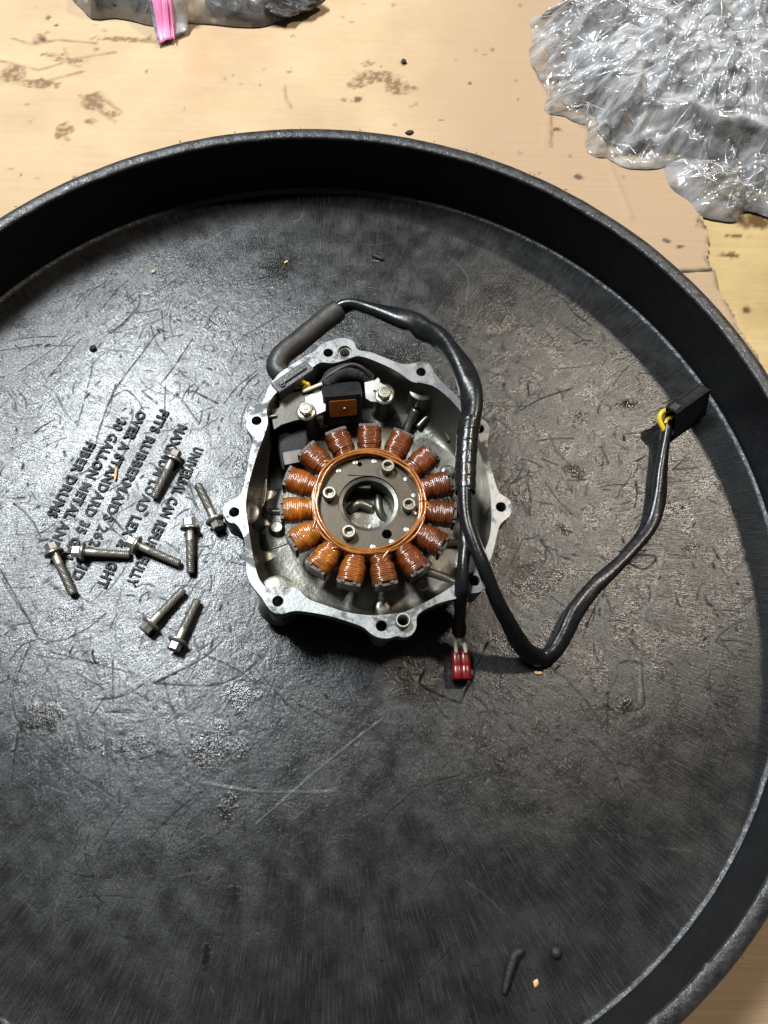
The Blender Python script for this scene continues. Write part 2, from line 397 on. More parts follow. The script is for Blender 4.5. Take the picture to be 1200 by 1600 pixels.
# ================================================================== SETTING: cardboard
GZ = -0.010
def axis(lo, hi, step, far):
    a = np.arange(lo, hi + step/2, step); g = np.geomspace(step*4, far, 14)
    return np.r_[(lo - g)[::-1], a, hi + g]
def grid_mesh(name, xs, ys, Z, keep=None, attrs=None, XY=None):
    X, Y = np.meshgrid(xs, ys, indexing='ij') if XY is None else XY; nx, ny = X.shape
    idx = np.arange(nx*ny).reshape(nx, ny)
    F = np.stack([idx[:-1, :-1], idx[1:, :-1], idx[1:, 1:], idx[:-1, 1:]], -1).reshape(-1, 4)
    V = np.stack([X, Y, Z], -1).reshape(-1, 3)
    if keep is not None:
        k = keep.reshape(-1); F = F[k[F].all(1)]
        used = np.zeros(len(V), bool); used[F.ravel()] = True
        remap = np.cumsum(used) - 1; F = remap[F]; V = V[used]
    else: used = np.ones(len(V), bool)
    me = bpy.data.meshes.new(name)
    me.vertices.add(len(V)); me.vertices.foreach_set('co', V.astype(np.float32).ravel())
    me.loops.add(F.size); me.loops.foreach_set('vertex_index', F.astype(np.int32).ravel())
    me.polygons.add(len(F)); me.polygons.foreach_set('loop_start', np.arange(0, F.size, 4, dtype=np.int32))
    me.update(calc_edges=True)
    for an, av in (attrs or {}).items():
        at_ = me.attributes.new(an, 'FLOAT', 'POINT'); at_.data.foreach_set('value', av.reshape(-1)[used].astype(np.float32))
    return me
def seg_dist(X, Y, pts):
    d = np.full(X.shape, 9.0)
    for (x0, y0), (x1, y1) in zip(pts[:-1], pts[1:]):
        dx, dy = x1 - x0, y1 - y0; l2 = dx*dx + dy*dy + 1e-12
        t = np.clip(((X - x0)*dx + (Y - y0)*dy) / l2, 0, 1)
        d = np.minimum(d, np.hypot(X - x0 - t*dx, Y - y0 - t*dy))
    return d
def inside(X, Y, poly):
    r = np.zeros(X.shape, bool); n = len(poly)
    for i in range(n):
        x0, y0 = poly[i]; x1, y1 = poly[(i+1) % n]
        if y0 == y1: continue
        r ^= ((y0 > Y) != (y1 > Y)) & (X < (x1 - x0)*(Y - y0)/(y1 - y0) + x0)
    return r

xs = axis(-0.40, 0.50, 0.0018, 1.6); ys = axis(0.12, 0.62, 0.0018, 1.6)
X, Y = np.meshgrid(xs, ys, indexing='ij')
def blob(cx, cy, rx, ry, seed=1, z=GZ, sharp=0.35):
    c = at(cx, cy, z); e = at(cx + rx, cy, z); f = at(cx, cy - ry, z)
    ax = abs(e.x - c.x); ay = abs(f.y - c.y)
    i0, i1 = np.searchsorted(X[:, 0], [c.x - 2.2*ax, c.x + 2.2*ax]); j0, j1 = np.searchsorted(Y[0], [c.y - 2.2*ay, c.y + 2.2*ay])
    out = np.zeros(X.shape)
    if i1 > i0 and j1 > j0:
        x, y = X[i0:i1, j0:j1], Y[i0:i1, j0:j1]
        d = np.hypot((x - c.x)/ax, (y - c.y)/ay) + (fbm(x, y, 1.6/min(ax, ay), seed, 3) - 0.5) * 1.3
        out[i0:i1, j0:j1] = 1 - sstep(1 - sharp, 1 + sharp*0.4, d)
    return out
SPK = 0.35 + 0.65*sstep(0.35, 0.55, fbm(X, Y, 350, 5, 3))
stain = np.zeros(X.shape); dirt = np.zeros(X.shape); wet = np.zeros(X.shape)
for k, (a, b, c_, d_) in enumerate([(100, 205, 15, 16), (85, 86, 18, 4), (150, 160, 22, 14), (140, 190, 10, 6), (60, 130, 36, 8), (20, 115, 25, 14), (175, 178, 14, 5),
        (60, 62, 10, 8), (590, 120, 34, 10), (625, 135, 24, 12), (560, 130, 16, 10), (575, 100, 12, 6), (110, 95, 28, 5), (200, 62, 60, 4), (1010, 480, 12, 8), (1095, 350, 8, 10)]):
    stain = np.maximum(stain, blob(a, b, c_, d_, 20 + k) * SPK)
scrib = [[(0, 95), (60, 110), (120, 92), (180, 82)], [(20, 60), (50, 70), (90, 62), (150, 68)], [(0, 125), (70, 128), (130, 112)], [(100, 75), (108, 100), (125, 105)], [(180, 58), (230, 66), (270, 70)],
         [(445, 135), (447, 152), (455, 168)], [(60, 60), (75, 50)], [(905, 195), (925, 205)], [(860, 110), (862, 230)], [(125, 150), (180, 190)], [(130, 165), (160, 155), (190, 175)]]
for s in scrib:
    d = seg_dist(X, Y, atn(s, GZ)); stain = np.maximum(stain, (1 - sstep(0.0006, 0.0024, d + 0.0016*(fbm(X, Y, 220, 9, 2) - .5))) * (0.3 + 0.6*vnoise(X, Y, 160, 3)))
for k in range(120):
    a, b = rng.uniform(0, 1200), rng.uniform(0, 420)
    stain = np.maximum(stain, blob(a, b, rng.uniform(1.5, 5), rng.uniform(1.2, 3.5), 90 + k) * rng.uniform(0.3, 0.9))
for k, (a, b, c_, d_) in enumerate([(75, 28, 4, 4), (68, 62, 6, 4), (88, 40, 5, 2), (630, 98, 5, 4), (560, 155, 7, 5), (595, 300, 3, 3), (735, 130, 3, 2), (905, 276, 8, 4), (870, 202, 9, 3), (1042, 376, 8, 4), (1062, 385, 6, 3)]):
    dirt = np.maximum(dirt, blob(a, b, c_, d_, 60 + k)*0.8)
wet = np.maximum(blob(315, 100, 34, 48, 12, sharp=0.8), blob(330, 60, 80, 30, 15, sharp=0.9)*0.5)
pink = sstep(0.02, 0.16, X + 0.25*(0.45 - Y)) * 0.9  # pinkish tone to the right, darkened to paint in the light's falloff
Zc = GZ + 0.0012*(fbm(X, Y, 9, 31, 3) - 0.5) + 0.0003*(fbm(X, Y, 60, 33, 2) - .5)
crease = seg_dist(X, Y, atn([(948, 250), (965, 290), (985, 340)], GZ)); Zc += 0.0012*np.exp(-(crease/0.003)**2)
crease2 = seg_dist(X, Y, atn([(900, 60), (860, 150), (850, 230)], GZ)); Zc += 0.0006*np.exp(-(crease2/0.003)**2)
seam = seg_dist(X, Y, atn([(1060, 424), (1115, 421)], GZ)); seamk = 1 - sstep(0.0006, 0.0022, seam); dirt = np.maximum(dirt, seamk); Zc -= 0.0015*seamk
# ragged right-hand edge of the sheet, running down past the lid
edge_px = [(1080, 240), (1092, 300), (1100, 345), (1112, 372), (1106, 400), (1116, 420), (1128, 455), (1142, 480), (1152, 505), (1170, 530), (1195, 575), (1240, 640), (1300, 760)]
E_ = atn(edge_px, GZ)
Xedge = np.interp(Y[0], E_[::-1, 1], E_[::-1, 0]) + 0.004*(fbm(Y[0], Y[0]*0, 90, 8, 4) - 0.5)
keep = X < Xedge[None, :]
d_edge = np.abs(X - Xedge[None, :])
dirt = np.maximum(dirt, (1 - sstep(0.001, 0.006, d_edge))*0.55*sstep(0.4, 0.6, fbm(X, Y, 120, 71, 3)))
card = link('cardboard_sheet', grid_mesh('cardboard_sheet', xs, ys, Zc, keep, dict(stain=stain, dirt=dirt, wet=wet, pink=pink)), M['card'])
tag(card, 'tan cardboard sheet with stains spread under the black lid', None, kind='structure')

xs2 = axis(0.16, 0.60, 0.003, 1.6); ys2 = axis(0.0, 0.62, 0.003, 1.6); X, Y = np.meshgrid(xs2, ys2, indexing='ij')
st2 = np.zeros(X.shape)
lay = fbm(X*0.25, Y, 26, 41, 3); steps = np.floor(lay*9)/9
Zt = GZ - 0.0045 + 0.004*(steps - 0.5)
for k, (a, b, c_, d_) in enumerate([(1180, 345, 20, 14), (1160, 350, 10, 8), (1165, 485, 9, 7), (1140, 400, 18, 5), (1195, 330, 20, 12), (1150, 372, 22, 3)]):
    st2 = np.maximum(st2, blob(a, b, c_, d_, 140 + k, GZ - .005))
mt, ntt = M['torn'], M['torn'].node_tree; pt = ntt.nodes['Principled BSDF']; oldc = pt.inputs['Base Color'].links[0].from_socket
L(ntt, mixc(ntt, attr(ntt, 'stain'), oldc, (0.10, 0.055, 0.02)), pt.inputs['Base Color'])
torn = link('torn_cardboard', grid_mesh('torn_cardboard', xs2, ys2, Zt, None, dict(stain=st2)), M['torn'])
tag(torn, 'yellowish torn cardboard layer under the tan sheet', None, kind='structure')

# ================================================================== LID
R = 0.32; WH = 0.0547; RI = 0.3197; RO = 0.3302
lid = empty('container_lid', (0, 0, GZ), 'large round black plastic container lid lying upside down on cardboard like a tray', 'lid')
step = 0.00072
g1 = np.arange(-R, R + step, step); X, Y = np.meshgrid(g1, g1, indexing='ij'); RR = np.hypot(X, Y)
mott = (0.30*fbm(X, Y, 16, 57, 3) + 0.70*fbm(X, Y, 85, 52, 5)).astype(np.float32)
H = 0.0007*(fbm(X, Y, 14, 51, 3) - 0.5) + 0.00020*(fbm(X, Y, 170, 55, 3) - 0.5)*(1 - 0.6*sstep(0.18, 0.29, RR))
gouge = np.zeros(X.shape, np.float32); oil = gouge.copy(); pale = gouge.copy()
grime = sstep(0.52, 0.72, fbm(X, Y, 22, 61, 5)) * 0.35 * (1 - sstep(0.12, 0.22, RR)*0.95)
def window(P, m):
    lo = P.min(0) - m; hi = P.max(0) + m
    i0 = np.clip(((lo + R)/step).astype(int), 0, len(g1) - 1); i1 = np.clip(((hi + R)/step).astype(int) + 2, 1, len(g1))
    return np.s_[i0[0]:i1[0], i0[1]:i1[1]]
def stroke(P, wd, dep, kind='gouge', amt=1.0):
    P = np.asarray(P, float); s = window(P, wd*4)
    if H[s].size == 0: return
    d = seg_dist(X[s], Y[s], [tuple(q) for q in P]) + wd*0.9*(vnoise(X[s], Y[s], 420, 77) - 0.35)
    k = np.exp(-(np.clip(d, 0, None)/wd)**2)
    if kind == 'gouge':
        gouge[s] = np.maximum(gouge[s], k*amt); H[s] -= dep*0.14*k - dep*0.01*np.exp(-((d - wd*1.9)/(wd*0.8))**2)
    else:
        pale[s] = np.maximum(pale[s], k*amt); H[s] += dep*0.3*k
def px_s(P, wd=0.0007, dep=0.0004, kind='gouge', amt=1.0):
    q = atn(P, 0.0); stroke(spline(q, max(2, 5*len(q))) if len(q) > 2 else q, wd, dep, kind, amt)
A1 = lambda L_: [(x/2, 180 + y/2) for x, y in L_]
A3 = lambda L_: [(800 + x/2.6675, 1000 + y/2.6675) for x, y in L_]
A4 = lambda L_: [(400 + x/2.6675, 1000 + y/2.6675) for x, y in L_]
A5 = lambda L_: [(x/2.6675, 1000 + y/2.6675) for x, y in L_]
A6 = lambda L_: [(700 + x/2.4, 560 + y/2.4) for x, y in L_]
for P_ in ([[(181, 600), (156, 668), (150, 693)]] + [A1(q) for q in (
        [(540, 525), (530, 590), (505, 635), (360, 680)], [(600, 700), (540, 790), (500, 840)], [(490, 680), (430, 760), (370, 840), (340, 900)], [(440, 860), (490, 900)],
        [(880, 620), (760, 690)], [(435, 560), (430, 600), (370, 660)], [(0, 735), (130, 715)], [(600, 860), (680, 900)], [(240, 680), (60, 800)], [(700, 900), (740, 850), (800, 800)])]
      + [A5(q) for q in ([(130, 0), (60, 180), (40, 240)], [(50, 260), (70, 330), (150, 400), (300, 540), (420, 620), (480, 660)], [(75, 380), (45, 590)],
        [(640, 180), (870, 190), (1000, 150), (1067, 90)], [(640, 180), (840, 80), (930, 0)], [(210, 50), (400, 100), (560, 140)], [(690, 740), (660, 1000), (640, 1100), (615, 1180), (625, 1250)],
        [(130, 540), (200, 600), (290, 635)], [(60, 560), (165, 630)], [(470, 80), (470, 260)], [(560, 290), (440, 300), (600, 300)], [(400, 250), (520, 230), (600, 180)], [(850, 60), (1000, 130), (1067, 190)])]
      + [A4(q) for q in ([(0, 120), (170, 300), (380, 430), (530, 510)], [(170, 265), (420, 385)], [(720, 600), (850, 720), (930, 810)], [(450, 860), (500, 930), (570, 1000), (650, 1060)],
        [(470, 1320), (640, 1370)], [(600, 1280), (670, 1400), (700, 1540)], [(230, 1110), (400, 1200)], [(860, 1090), (1000, 1280), (1060, 1340)], [(700, 440), (650, 380), (600, 310)], [(950, 480), (1050, 520)], [(840, 840), (720, 1020)])]
      + [A3(q) for q in ([(0, 610), (130, 620), (190, 640)], [(190, 780), (240, 805), (400, 800), (560, 830)], [(330, 420), (420, 520), (460, 640)], [(440, 515), (560, 540), (650, 590)],
        [(490, 590), (560, 590), (650, 640)], [(540, 0), (540, 130), (550, 270), (480, 300)], [(640, 720), (670, 775)], [(290, 1200), (430, 1060)], [(260, 800), (380, 680)], [(400, 370), (400, 220)])]
      + [A6(q) for q in ([(270, 195), (350, 150), (470, 110)], [(330, 310), (400, 300), (470, 300)], [(350, 375), (410, 400)], [(680, 770), (740, 790), (780, 745), (700, 735)], [(700, 640), (740, 580), (700, 600)])]
      + [[(175, 620), (200, 610), (225, 640)], [(285, 625), (310, 660)], [(320, 920), (300, 960), (262, 1010)], [(0, 890), (40, 960), (60, 1000)]]):
    px_s(P_, rng.uniform(0.00035, 0.00062), rng.uniform(0.00025, 0.0005), 'gouge', rng.uniform(0.7, 1.0))
px_s(A4([(700, 130), (690, 190), (850, 265)]), 0.0009, 0.0005); px_s(A4([(850, 265), (890, 180), (965, 10)]), 0.0009, 0.0005)
px_s(A5([(420, 350), (530, 440), (690, 540), (800, 600), (850, 625)]), 0.0016, 0.0003, 'gouge', 0.25)
px_s(A4([(530, 325), (380, 440), (200, 590), (0, 765)]), 0.00045, 0.0003, 'pale', 0.45)
px_s(A4([(0, 632), (200, 635), (320, 630), (330, 618)]), 0.0006, 0.0003, 'pale', 0.2)
px_s(A5([(850, 595), (960, 615), (1067, 630)]), 0.0007, 0.0003, 'pale', 0.35)
px_s(A6([(810, 700), (770, 900), (730, 980), (720, 1290)]), 0.0012, 0.0003, 'pale', 0.22)
px_s([(700, 400), (730, 430), (728, 470)], 0.0006, 0.0003, 'pale', 0.2)
g = np.random.default_rng(99)
for k in range(2600):
    cx, cy = g.uniform(-0.30, 0.30, 2)
    if math.hypot(cx, cy) > 0.30: continue
    left = cx < 0.02
    if not left and g.random() < 0.25: continue
    a = g.normal(0.95, 0.9) if left else g.uniform(0, PI); ln = g.exponential(0.0095) + 0.002; bend = g.normal(0, 0.35)
    P_ = [(cx + ln*(t - .5)*math.cos(a + bend*t), cy + ln*(t - .5)*math.sin(a + bend*t)) for t in (0, .33, .66, 1)]
    if g.random() < 0.05: stroke(P_, 0.00045, 0.0002, 'pale', g.uniform(0.08, 0.28))
    else: stroke(P_, g.uniform(0.00025, 0.00055), g.uniform(0.0001, 0.0004), 'gouge', g.uniform(0.25, 0.85))
for k in range(170):
    cx, cy = g.uniform(-0.28, 0.28, 2); a = g.uniform(0, PI); n_ = g.integers(2, 6)
    for q in range(n_):
        ox, oy = g.normal(0, 0.004, 2); ln = g.exponential(0.009) + 0.003; aa = a + g.normal(0, 0.35); bend = g.normal(0, 0.25)
        P_ = [(cx + ox + ln*(t - .5)*math.cos(aa + bend*t), cy + oy + ln*(t - .5)*math.sin(aa + bend*t)) for t in (0, .25, .5, .75, 1)]
        stroke(P_, g.uniform(0.00022, 0.0006), g.uniform(0.0001, 0.0004), 'gouge', g.uniform(0.4, 1.0))
for k in range(700):                                        # nicks
    cx, cy = g.uniform(-0.29, 0.29, 2); a = g.uniform(0, PI); ln = g.uniform(0.0005, 0.004)
    stroke([(cx, cy), (cx + ln*math.cos(a), cy + ln*math.sin(a))], g.uniform(0.0003, 0.0010), g.uniform(0.0002, 0.0006), 'gouge', g.uniform(0.5, 1))
for k, (a, b, rx, ry, am) in enumerate([(70, 1120, 36, 26, 1), (335, 1160, 50, 54, .8), (380, 1085, 34, 28, .8), (190, 1170, 40, 22, .5), (110, 960, 40, 18, .45), (356, 1262, 15, 32, .9), (975, 1105, 18, 16, .9), (898, 735, 18, 14, 1), (845, 905, 46, 34, .5),
        (905, 650, 14, 14, .7), (980, 632, 16, 8, 1), (322, 1497, 8, 24, 1), (372, 720, 16, 26, .8), (882, 828, 16, 9, .6), (815, 780, 20, 22, .5), (640, 1060, 60, 30, .5), (430, 420, 26, 30, .4),
        (760, 500, 60, 34, .35), (110, 800, 60, 60, .25), (40, 700, 40, 60, .2), (365, 1400, 14, 20, .5), (1085, 855, 22, 9, .5), (650, 330, 40, 12, .4), (590, 403, 12, 5, .9), (160, 270+760, 30, 14, .4)]):
    c = at(a, b, 0); e = at(a + rx, b, 0); f_ = at(a, b - ry, 0); ax, ay = abs(e.x - c.x), abs(f_.y - c.y)
    s = window(np.array([[c.x - 2*ax, c.y - 2*ay], [c.x + 2*ax, c.y + 2*ay]]), 0.001)
    d = np.hypot((X[s] - c.x)/ax, (Y[s] - c.y)/ay) + (fbm(X[s], Y[s], 2.2/min(ax, ay), 200 + k, 4) - 0.5)*1.5
    oil[s] = np.maximum(oil[s], (1 - sstep(0.35, 1.1, d))*am)
H *= 1 - sstep(0.30, 0.318, RR)
print('floor grid', X.shape)
fl = link('floor_panel', grid_mesh('floor_panel', g1, g1, H - 0.0002, RR < R - 0.0012, dict(gouge=gouge, oil=oil, pale=pale, grime=grime, mottle=mott)), M['lid'], lid)

def ring_mesh(prof, n=360, jitter=None):
    V = []; F = []
    for k in range(n):
        a = 2*PI*k/n
        for j, (r, z) in enumerate(prof):
            dr = dz = 0
            if jitter: dr, dz = jitter(a, j)
            V.append(((r + dr)*math.cos(a), (r + dr)*math.sin(a), z + dz))
    m_ = len(prof)
    for k in range(n):
        k2 = (k + 1) % n
        for j in range(m_ - 1): F.append((k*m_ + j, k2*m_ + j, k2*m_ + j + 1, k*m_ + j + 1))
    return V, F
# raised bead where floor meets wall, then the inner wall
bead = [(R - 0.0030, -0.0006), (R - 0.0022, 0.0005), (R - 0.0012, 0.0013), (R - 0.0003, 0.0014), (R + 0.0002, 0.0022)]
V, F = ring_mesh(bead, 400); link('edge_bead', mesh('edge_bead', V, F), M['rim'], lid)
V, F = ring_mesh([(R + 0.0002, 0.0020), (R + 0.0001, 0.008), (R - 0.0001, 0.03), (RI, WH - 0.0016)], 400); link('side_wall', mesh('side_wall', V, F), M['wall'], lid)
jr = np.random.default_rng(5); tabs = fbm(np.linspace(0, 60, 721), np.zeros(721), 1.0, 301, 4) - 0.5; tab2 = jr.random(721)
def jit(a, j):
    i = int(a/(2*PI)*720)
    sp = 0.0016*max(0, tab2[i] - 0.93)/0.07 if j in (1, 2) else 0
    return (0.0010*tabs[i]*(1 if j < 3 else 0.6) - sp, 0.0006*tabs[(i*3) % 720])
rimp = [(RI - 0.0003, WH - 0.0022), (RI - 0.0002, WH - 0.0008), (RI + 0.0008, WH), (RI + 0.005, WH + 0.0006), (RO - 0.0024, WH + 0.0002), (RO - 0.0006, WH - 0.0012), (RO, WH - 0.004), (RO - 0.0008, WH - 0.012), (RO - 0.003, 0.02), (RO - 0.006, GZ + 0.001)]
V, F = ring_mesh(rimp, 720, jit); link('rim', mesh('rim', V, F), M['rim'], lid)
V, F = ring_mesh([(RO - 0.006, GZ + 0.0013), (R - 0.02, GZ + 0.0015), (0.01, GZ + 0.0015)], 120); link('underside', mesh('underside', V, F), M['wall'], lid)
# burrs of torn plastic along the rim
mb = MB()
for k in range(70):
    a = jr.uniform(0, 2*PI); r = RO - 0.0005 if jr.random() < .6 else RI + 0.0003; ln = jr.uniform(0.001, 0.0035); wd = jr.uniform(0.0003, 0.0008)
    b0 = Vector((r*math.cos(a), r*math.sin(a), WH - 0.0006)); tdir = Vector((-math.sin(a), math.cos(a), 0)); out = Vector((math.cos(a), math.sin(a), 0))*(1 if r > 0.325 else -1)
    tip = b0 + out*ln*jr.uniform(.3, 1) + tdir*ln*jr.uniform(-1, 1) + Vector((0, 0, ln*jr.uniform(-.2, .6)))
    up = Vector((0, 0, wd))
    mb.add([b0 - tdir*wd, b0 + tdir*wd, b0 + up, tip], [(0, 1, 3), (1, 2, 3), (2, 0, 3), (0, 2, 1)])
o = mb.build('plastic_burrs', M['rim'], lid); o['kind'] = 'stuff'

# moulded lettering
LINES = [('UNIVERSAL CAN REFUSE FULLY', (310, 700), (203, 915)), ('MAXIMUM LOAD LEX & LIGHT', (285, 665), (157, 918)), ('FITS RUBBERMAIDS 2620 LID', (257, 642), (117, 906)),
         ('OVER A STANDARD 35 GAL', (222, 643), (101, 878)), ('30 GALLON METAL AND', (190, 656), (80, 858)), ('FIBER DRUMS', (142, 692), (79, 808))]
for txt, s, e in LINES:
    a, b = at(*s, 0), at(*e, 0); d = (b - a); ln = d.length; ang = math.atan2(d.y, d.x)
    cu = bpy.data.curves.new('lettering', 'FONT'); cu.body = txt; cu.size = 0.0096; cu.extrude = 0.00055; cu.bevel_depth = 0.00022; cu.bevel_resolution = 1; cu.resolution_u = 2
    cu.offset = 0.00018; cu.space_character = 1.12
    to = bpy.data.objects.new('tmp', cu); COL.objects.link(to)
    bpy.context.view_layer.update()
    me = bpy.data.meshes.new_from_object(to.evaluated_get(bpy.context.evaluated_depsgraph_get()))
    bpy.data.objects.remove(to)
    co = np.empty(len(me.vertices)*3, np.float32); me.vertices.foreach_get('co', co); co = co.reshape(-1, 3)
    co[:, 0] -= co[:, 0].min(); co[:, 0] *= ln/co[:, 0].max(); co[:, 1] -= 0.0030
    co += (np.stack([fbm(co[:, 0] + 3, co[:, 1], 400, 5, 2), fbm(co[:, 0], co[:, 1] + 2, 400, 6, 2), 0.5 + 0*co[:, 0]], 1) - 0.5)*0.0005
    c_, s_ = math.cos(ang), math.sin(ang)
    W = np.stack([a.x + co[:, 0]*c_ - co[:, 1]*s_, a.y + co[:, 0]*s_ + co[:, 1]*c_, co[:, 2] + 0.00035 + 0.0012*(fbm(co[:, 0] + a.x*7, co[:, 1]*0 + a.y*9, 75, 15, 2) - 0.5)], 1)
    me.vertices.foreach_set('co', W.astype(np.float32).ravel()); me.update(); me.materials.clear()
    lo = link('lettering', me, M['letters'], lid, smooth=False)

# ================================================================== ENGINE COVER
ZR = 0.050; FT = 0.0075
crop = lambda L_: [(340 + x/2.5, 460 + y/2.5) for x, y in L_]
outer_px = crop([(22, 850), (30, 818), (62, 800), (92, 778), (110, 715), (125, 630), (138, 565), (116, 525), (106, 485), (120, 448), (150, 430), (180, 412), (200, 362), (238, 312), (290, 275), (345, 240), (378, 222), (408, 194), (450, 178), (492, 170), (530, 183), (548, 216),
    (600, 226), (660, 250), (725, 272), (765, 268), (800, 261), (832, 276), (852, 312), (882, 346), (930, 392), (968, 445), (1000, 482), (1040, 490), (1062, 522), (1056, 570), (1058, 615), (1070, 680), (1086, 740), (1104, 776), (1140, 802), (1152, 832), (1140, 866), (1106, 896), (1092, 935),
    (1080, 990), (1066, 1035), (1046, 1072), (1046, 1130), (1030, 1160), (995, 1167), (962, 1168), (930, 1188), (890, 1198), (840, 1216), (782, 1252), (776, 1300), (757, 1330), (725, 1340), (698, 1334), (670, 1343), (632, 1341), (600, 1326), (572, 1302), (540, 1288), (480, 1268), (420, 1252),
    (350, 1240), (300, 1236), (250, 1248), (214, 1240), (190, 1212), (174, 1186), (142, 1146), (120, 1108), (110, 1040), (106, 975), (95, 930), (74, 898), (40, 886)])
inner_px = crop([(110, 830), (116, 770), (132, 700), (156, 620), (180, 555), (196, 500), (192, 450), (212, 405), (248, 366), (305, 330), (362, 292), (402, 266), (450, 268), (500, 256), (550, 241), (620, 262), (700, 300), (758, 340), (800, 346), (850, 362), (900, 402), (948, 455), (985, 520),
    (1012, 585), (1040, 660), (1060, 740), (1068, 800), (1070, 870), (1064, 940), (1044, 1000), (1014, 1055), (980, 1096), (930, 1130), (880, 1164), (820, 1198), (770, 1222), (730, 1240), (690, 1246), (620, 1254), (560, 1250), (500, 1240), (420, 1214), (352, 1188), (318, 1156),
    (280, 1142), (240, 1150), (200, 1148), (166, 1118), (146, 1060), (131, 980), (119, 900)])
OUT = even(atn(outer_px, ZR), 300, True); INN = even(atn(inner_px, ZR), 240, True)
cen = INN.mean(0)
holes_px = [(65, 850), (152, 493), (432, 228), (795, 303), (1022, 525), (1107, 830), (1003, 1118), (640, 1295), (235, 1198)]
HC = atn(crop(holes_px), ZR); DW = atn(crop([(497, 222), (722, 1280)]), ZR)
circ = lambda c, r, n=28: [(c[0] + r*math.cos(2*PI*k/n), c[1] + r*math.sin(2*PI*k/n)) for k in range(n)]
cover = empty('engine_cover', (cen[0], cen[1], 0.0), 'silver aluminium engine cover lying open side up with copper stator coils inside', 'engine cover')
mb = MB(); mb.prism(OUT.tolist(), ZR - FT, ZR, [INN.tolist()] + [circ(c, 0.0034) for c in HC] + [circ(c, 0.0046) for c in DW])
flange = bevel(mb.build('flange', M['flange'], cover, smooth=True, sharp=30), 0.0007, 2)
# bolt bosses below the flange, hollow
for c in HC:
    mb = MB(); zb = ZR - FT - 0.0185
    rows = [(0.0033, ZR - FT + 0.001), (0.0033, zb), (0.0066, zb), (0.0072, ZR - FT + 0.001)]
    mb.lathe(rows, (c[0], c[1], 0), n=28, capb=False, capt=False)
    mb.build('bolt_boss', M['inside'], cover, sharp=35)
# dowels
for k, c in enumerate(DW):
    mb = MB(); zt = ZR + (0.0052 if k else -0.0018)
    mb.lathe([(0.0033, ZR - 0.012), (0.0033, zt - 0.0004), (0.0036, zt), (0.0042, zt), (0.0045, zt - 0.0005), (0.0045, ZR - 0.012)], (c[0], c[1], 0), n=32, capb=False, capt=False)
    mb.build('dowel', M['steel'], cover, sharp=40)
    if not k:
        mb = MB(); mb.lathe([(0.0, ZR - 0.009), (0.0045, ZR - 0.009)], (c[0], c[1], 0), n=24, capb=False, capt=False); mb.build('dowel_seat', M['inside'], cover)

# shell: inner bowl
def bowl(loop, rows, n):
    V = []; F = []; c = loop.mean(0)
    ang = np.arctan2(loop[:, 1] - c[1], loop[:, 0] - c[0]); rad = np.hypot(*(loop - c).T)
    rs = np.copy(rad)
    k = np.ones(25)/25; sm = np.convolve(np.r_[rad[-12:], rad, rad[:12]], k, 'valid')
    for (s, z, mix, wob) in rows:
        rr = (rad*(1 - mix) + sm*mix)*s
        zz = z + wob*(fbm(c[0] + rr*np.cos(ang), c[1] + rr*np.sin(ang), 45, 11, 2) - 0.5)
        for i in range(len(loop)): V.append((c[0] + rr[i]*math.cos(ang[i]), c[1] + rr[i]*math.sin(ang[i]), zz[i]))
    m_ = len(loop)
    for j in range(len(rows) - 1):
        for i in range(m_):
            i2 = (i + 1) % m_; F.append((j*m_ + i, (j + 1)*m_ + i, (j + 1)*m_ + i2, j*m_ + i2))
    F.append(tuple((len(rows) - 1)*m_ + i for i in range(m_)))
    return V, F
FZ = 0.013
V, F = bowl(INN, [(1.0, ZR - 0.0006, 0, 0), (0.992, ZR - 0.008, 0.1, 0), (0.975, ZR - 0.020, 0.6, 0.001), (0.955, FZ + 0.010, 1, 0.003), (0.935, FZ + 0.004, 1, 0.003), (0.90, FZ + 0.0012, 1, 0.002), (0.85, FZ, 1, 0.0015), (0.78, FZ - 0.0003, 1, 0.002), (0.70, FZ - 0.0005, 1, 0.002), (0.60, FZ - 0.0008, 1, 0.002), (0.45, FZ - 0.001, 1, 0.002), (0.2, FZ - 0.001, 1, 0.002)], 240)
link('inner_bowl', mesh('inner_bowl', V, F), M['inside'], cover)
OFF = cen + (INN - cen)*(1 + 0.0042/np.hypot(*(INN - cen).T))[:, None]
V, F = bowl(OFF, [(1.0, ZR - FT + 0.001, 0, 0), (0.99, ZR - 0.016, 0.3, 0), (0.96, 0.024, 1, 0), (0.90, 0.010, 1, 0), (0.80, 0.0025, 1, 0), (0.70, 0.0012, 1, 0)], 240)
F = [f[::-1] for f in F]
link('outer_shell', mesh('outer_shell', V, F), M['outer'], cover)
# cast details inside the bowl
def knob(px, z0, z1, r, name='cast_knob'):
    c = at(*px, z1); mb = MB(); mb.lathe([(r*1.25, z0), (r*1.02, z0 + (z1 - z0)*0.4), (r, z1 - 0.0009), (r*0.8, z1), (r*0.3, z1 - 0.0002)], (c.x, c.y, 0), n=28, capb=False)
    return mb.build(name, M['inside'], cover, sharp=50)
knob((432, 823), FZ, FZ + 0.005, 0.0044); knob((598, 948), FZ, FZ + 0.005, 0.0052); knob((700, 736), FZ, FZ + 0.007, 0.0052); knob((660, 913), FZ - .001, FZ + 0.0015, 0.0045)
knob((660, 606), FZ, ZR - 0.012, 0.0095, 'cast_post')
def rib(pts, r, name='cast_rib', flat=(1, 1)):
    V, F = tube([(*at(x, y, z)[:2], z, rr) for x, y, z, rr in [(p[0], p[1], p[2], r) for p in pts]], 24, 12, 0.0, flat); return link(name, mesh(name, V, F), M['inside'], cover)
rib([(628, 690, FZ), (640, 660, FZ + .006), (650, 640, FZ + .012)], 0.0032)
rib([(690, 850, FZ), (735, 846, FZ + .003)], 0.0026)
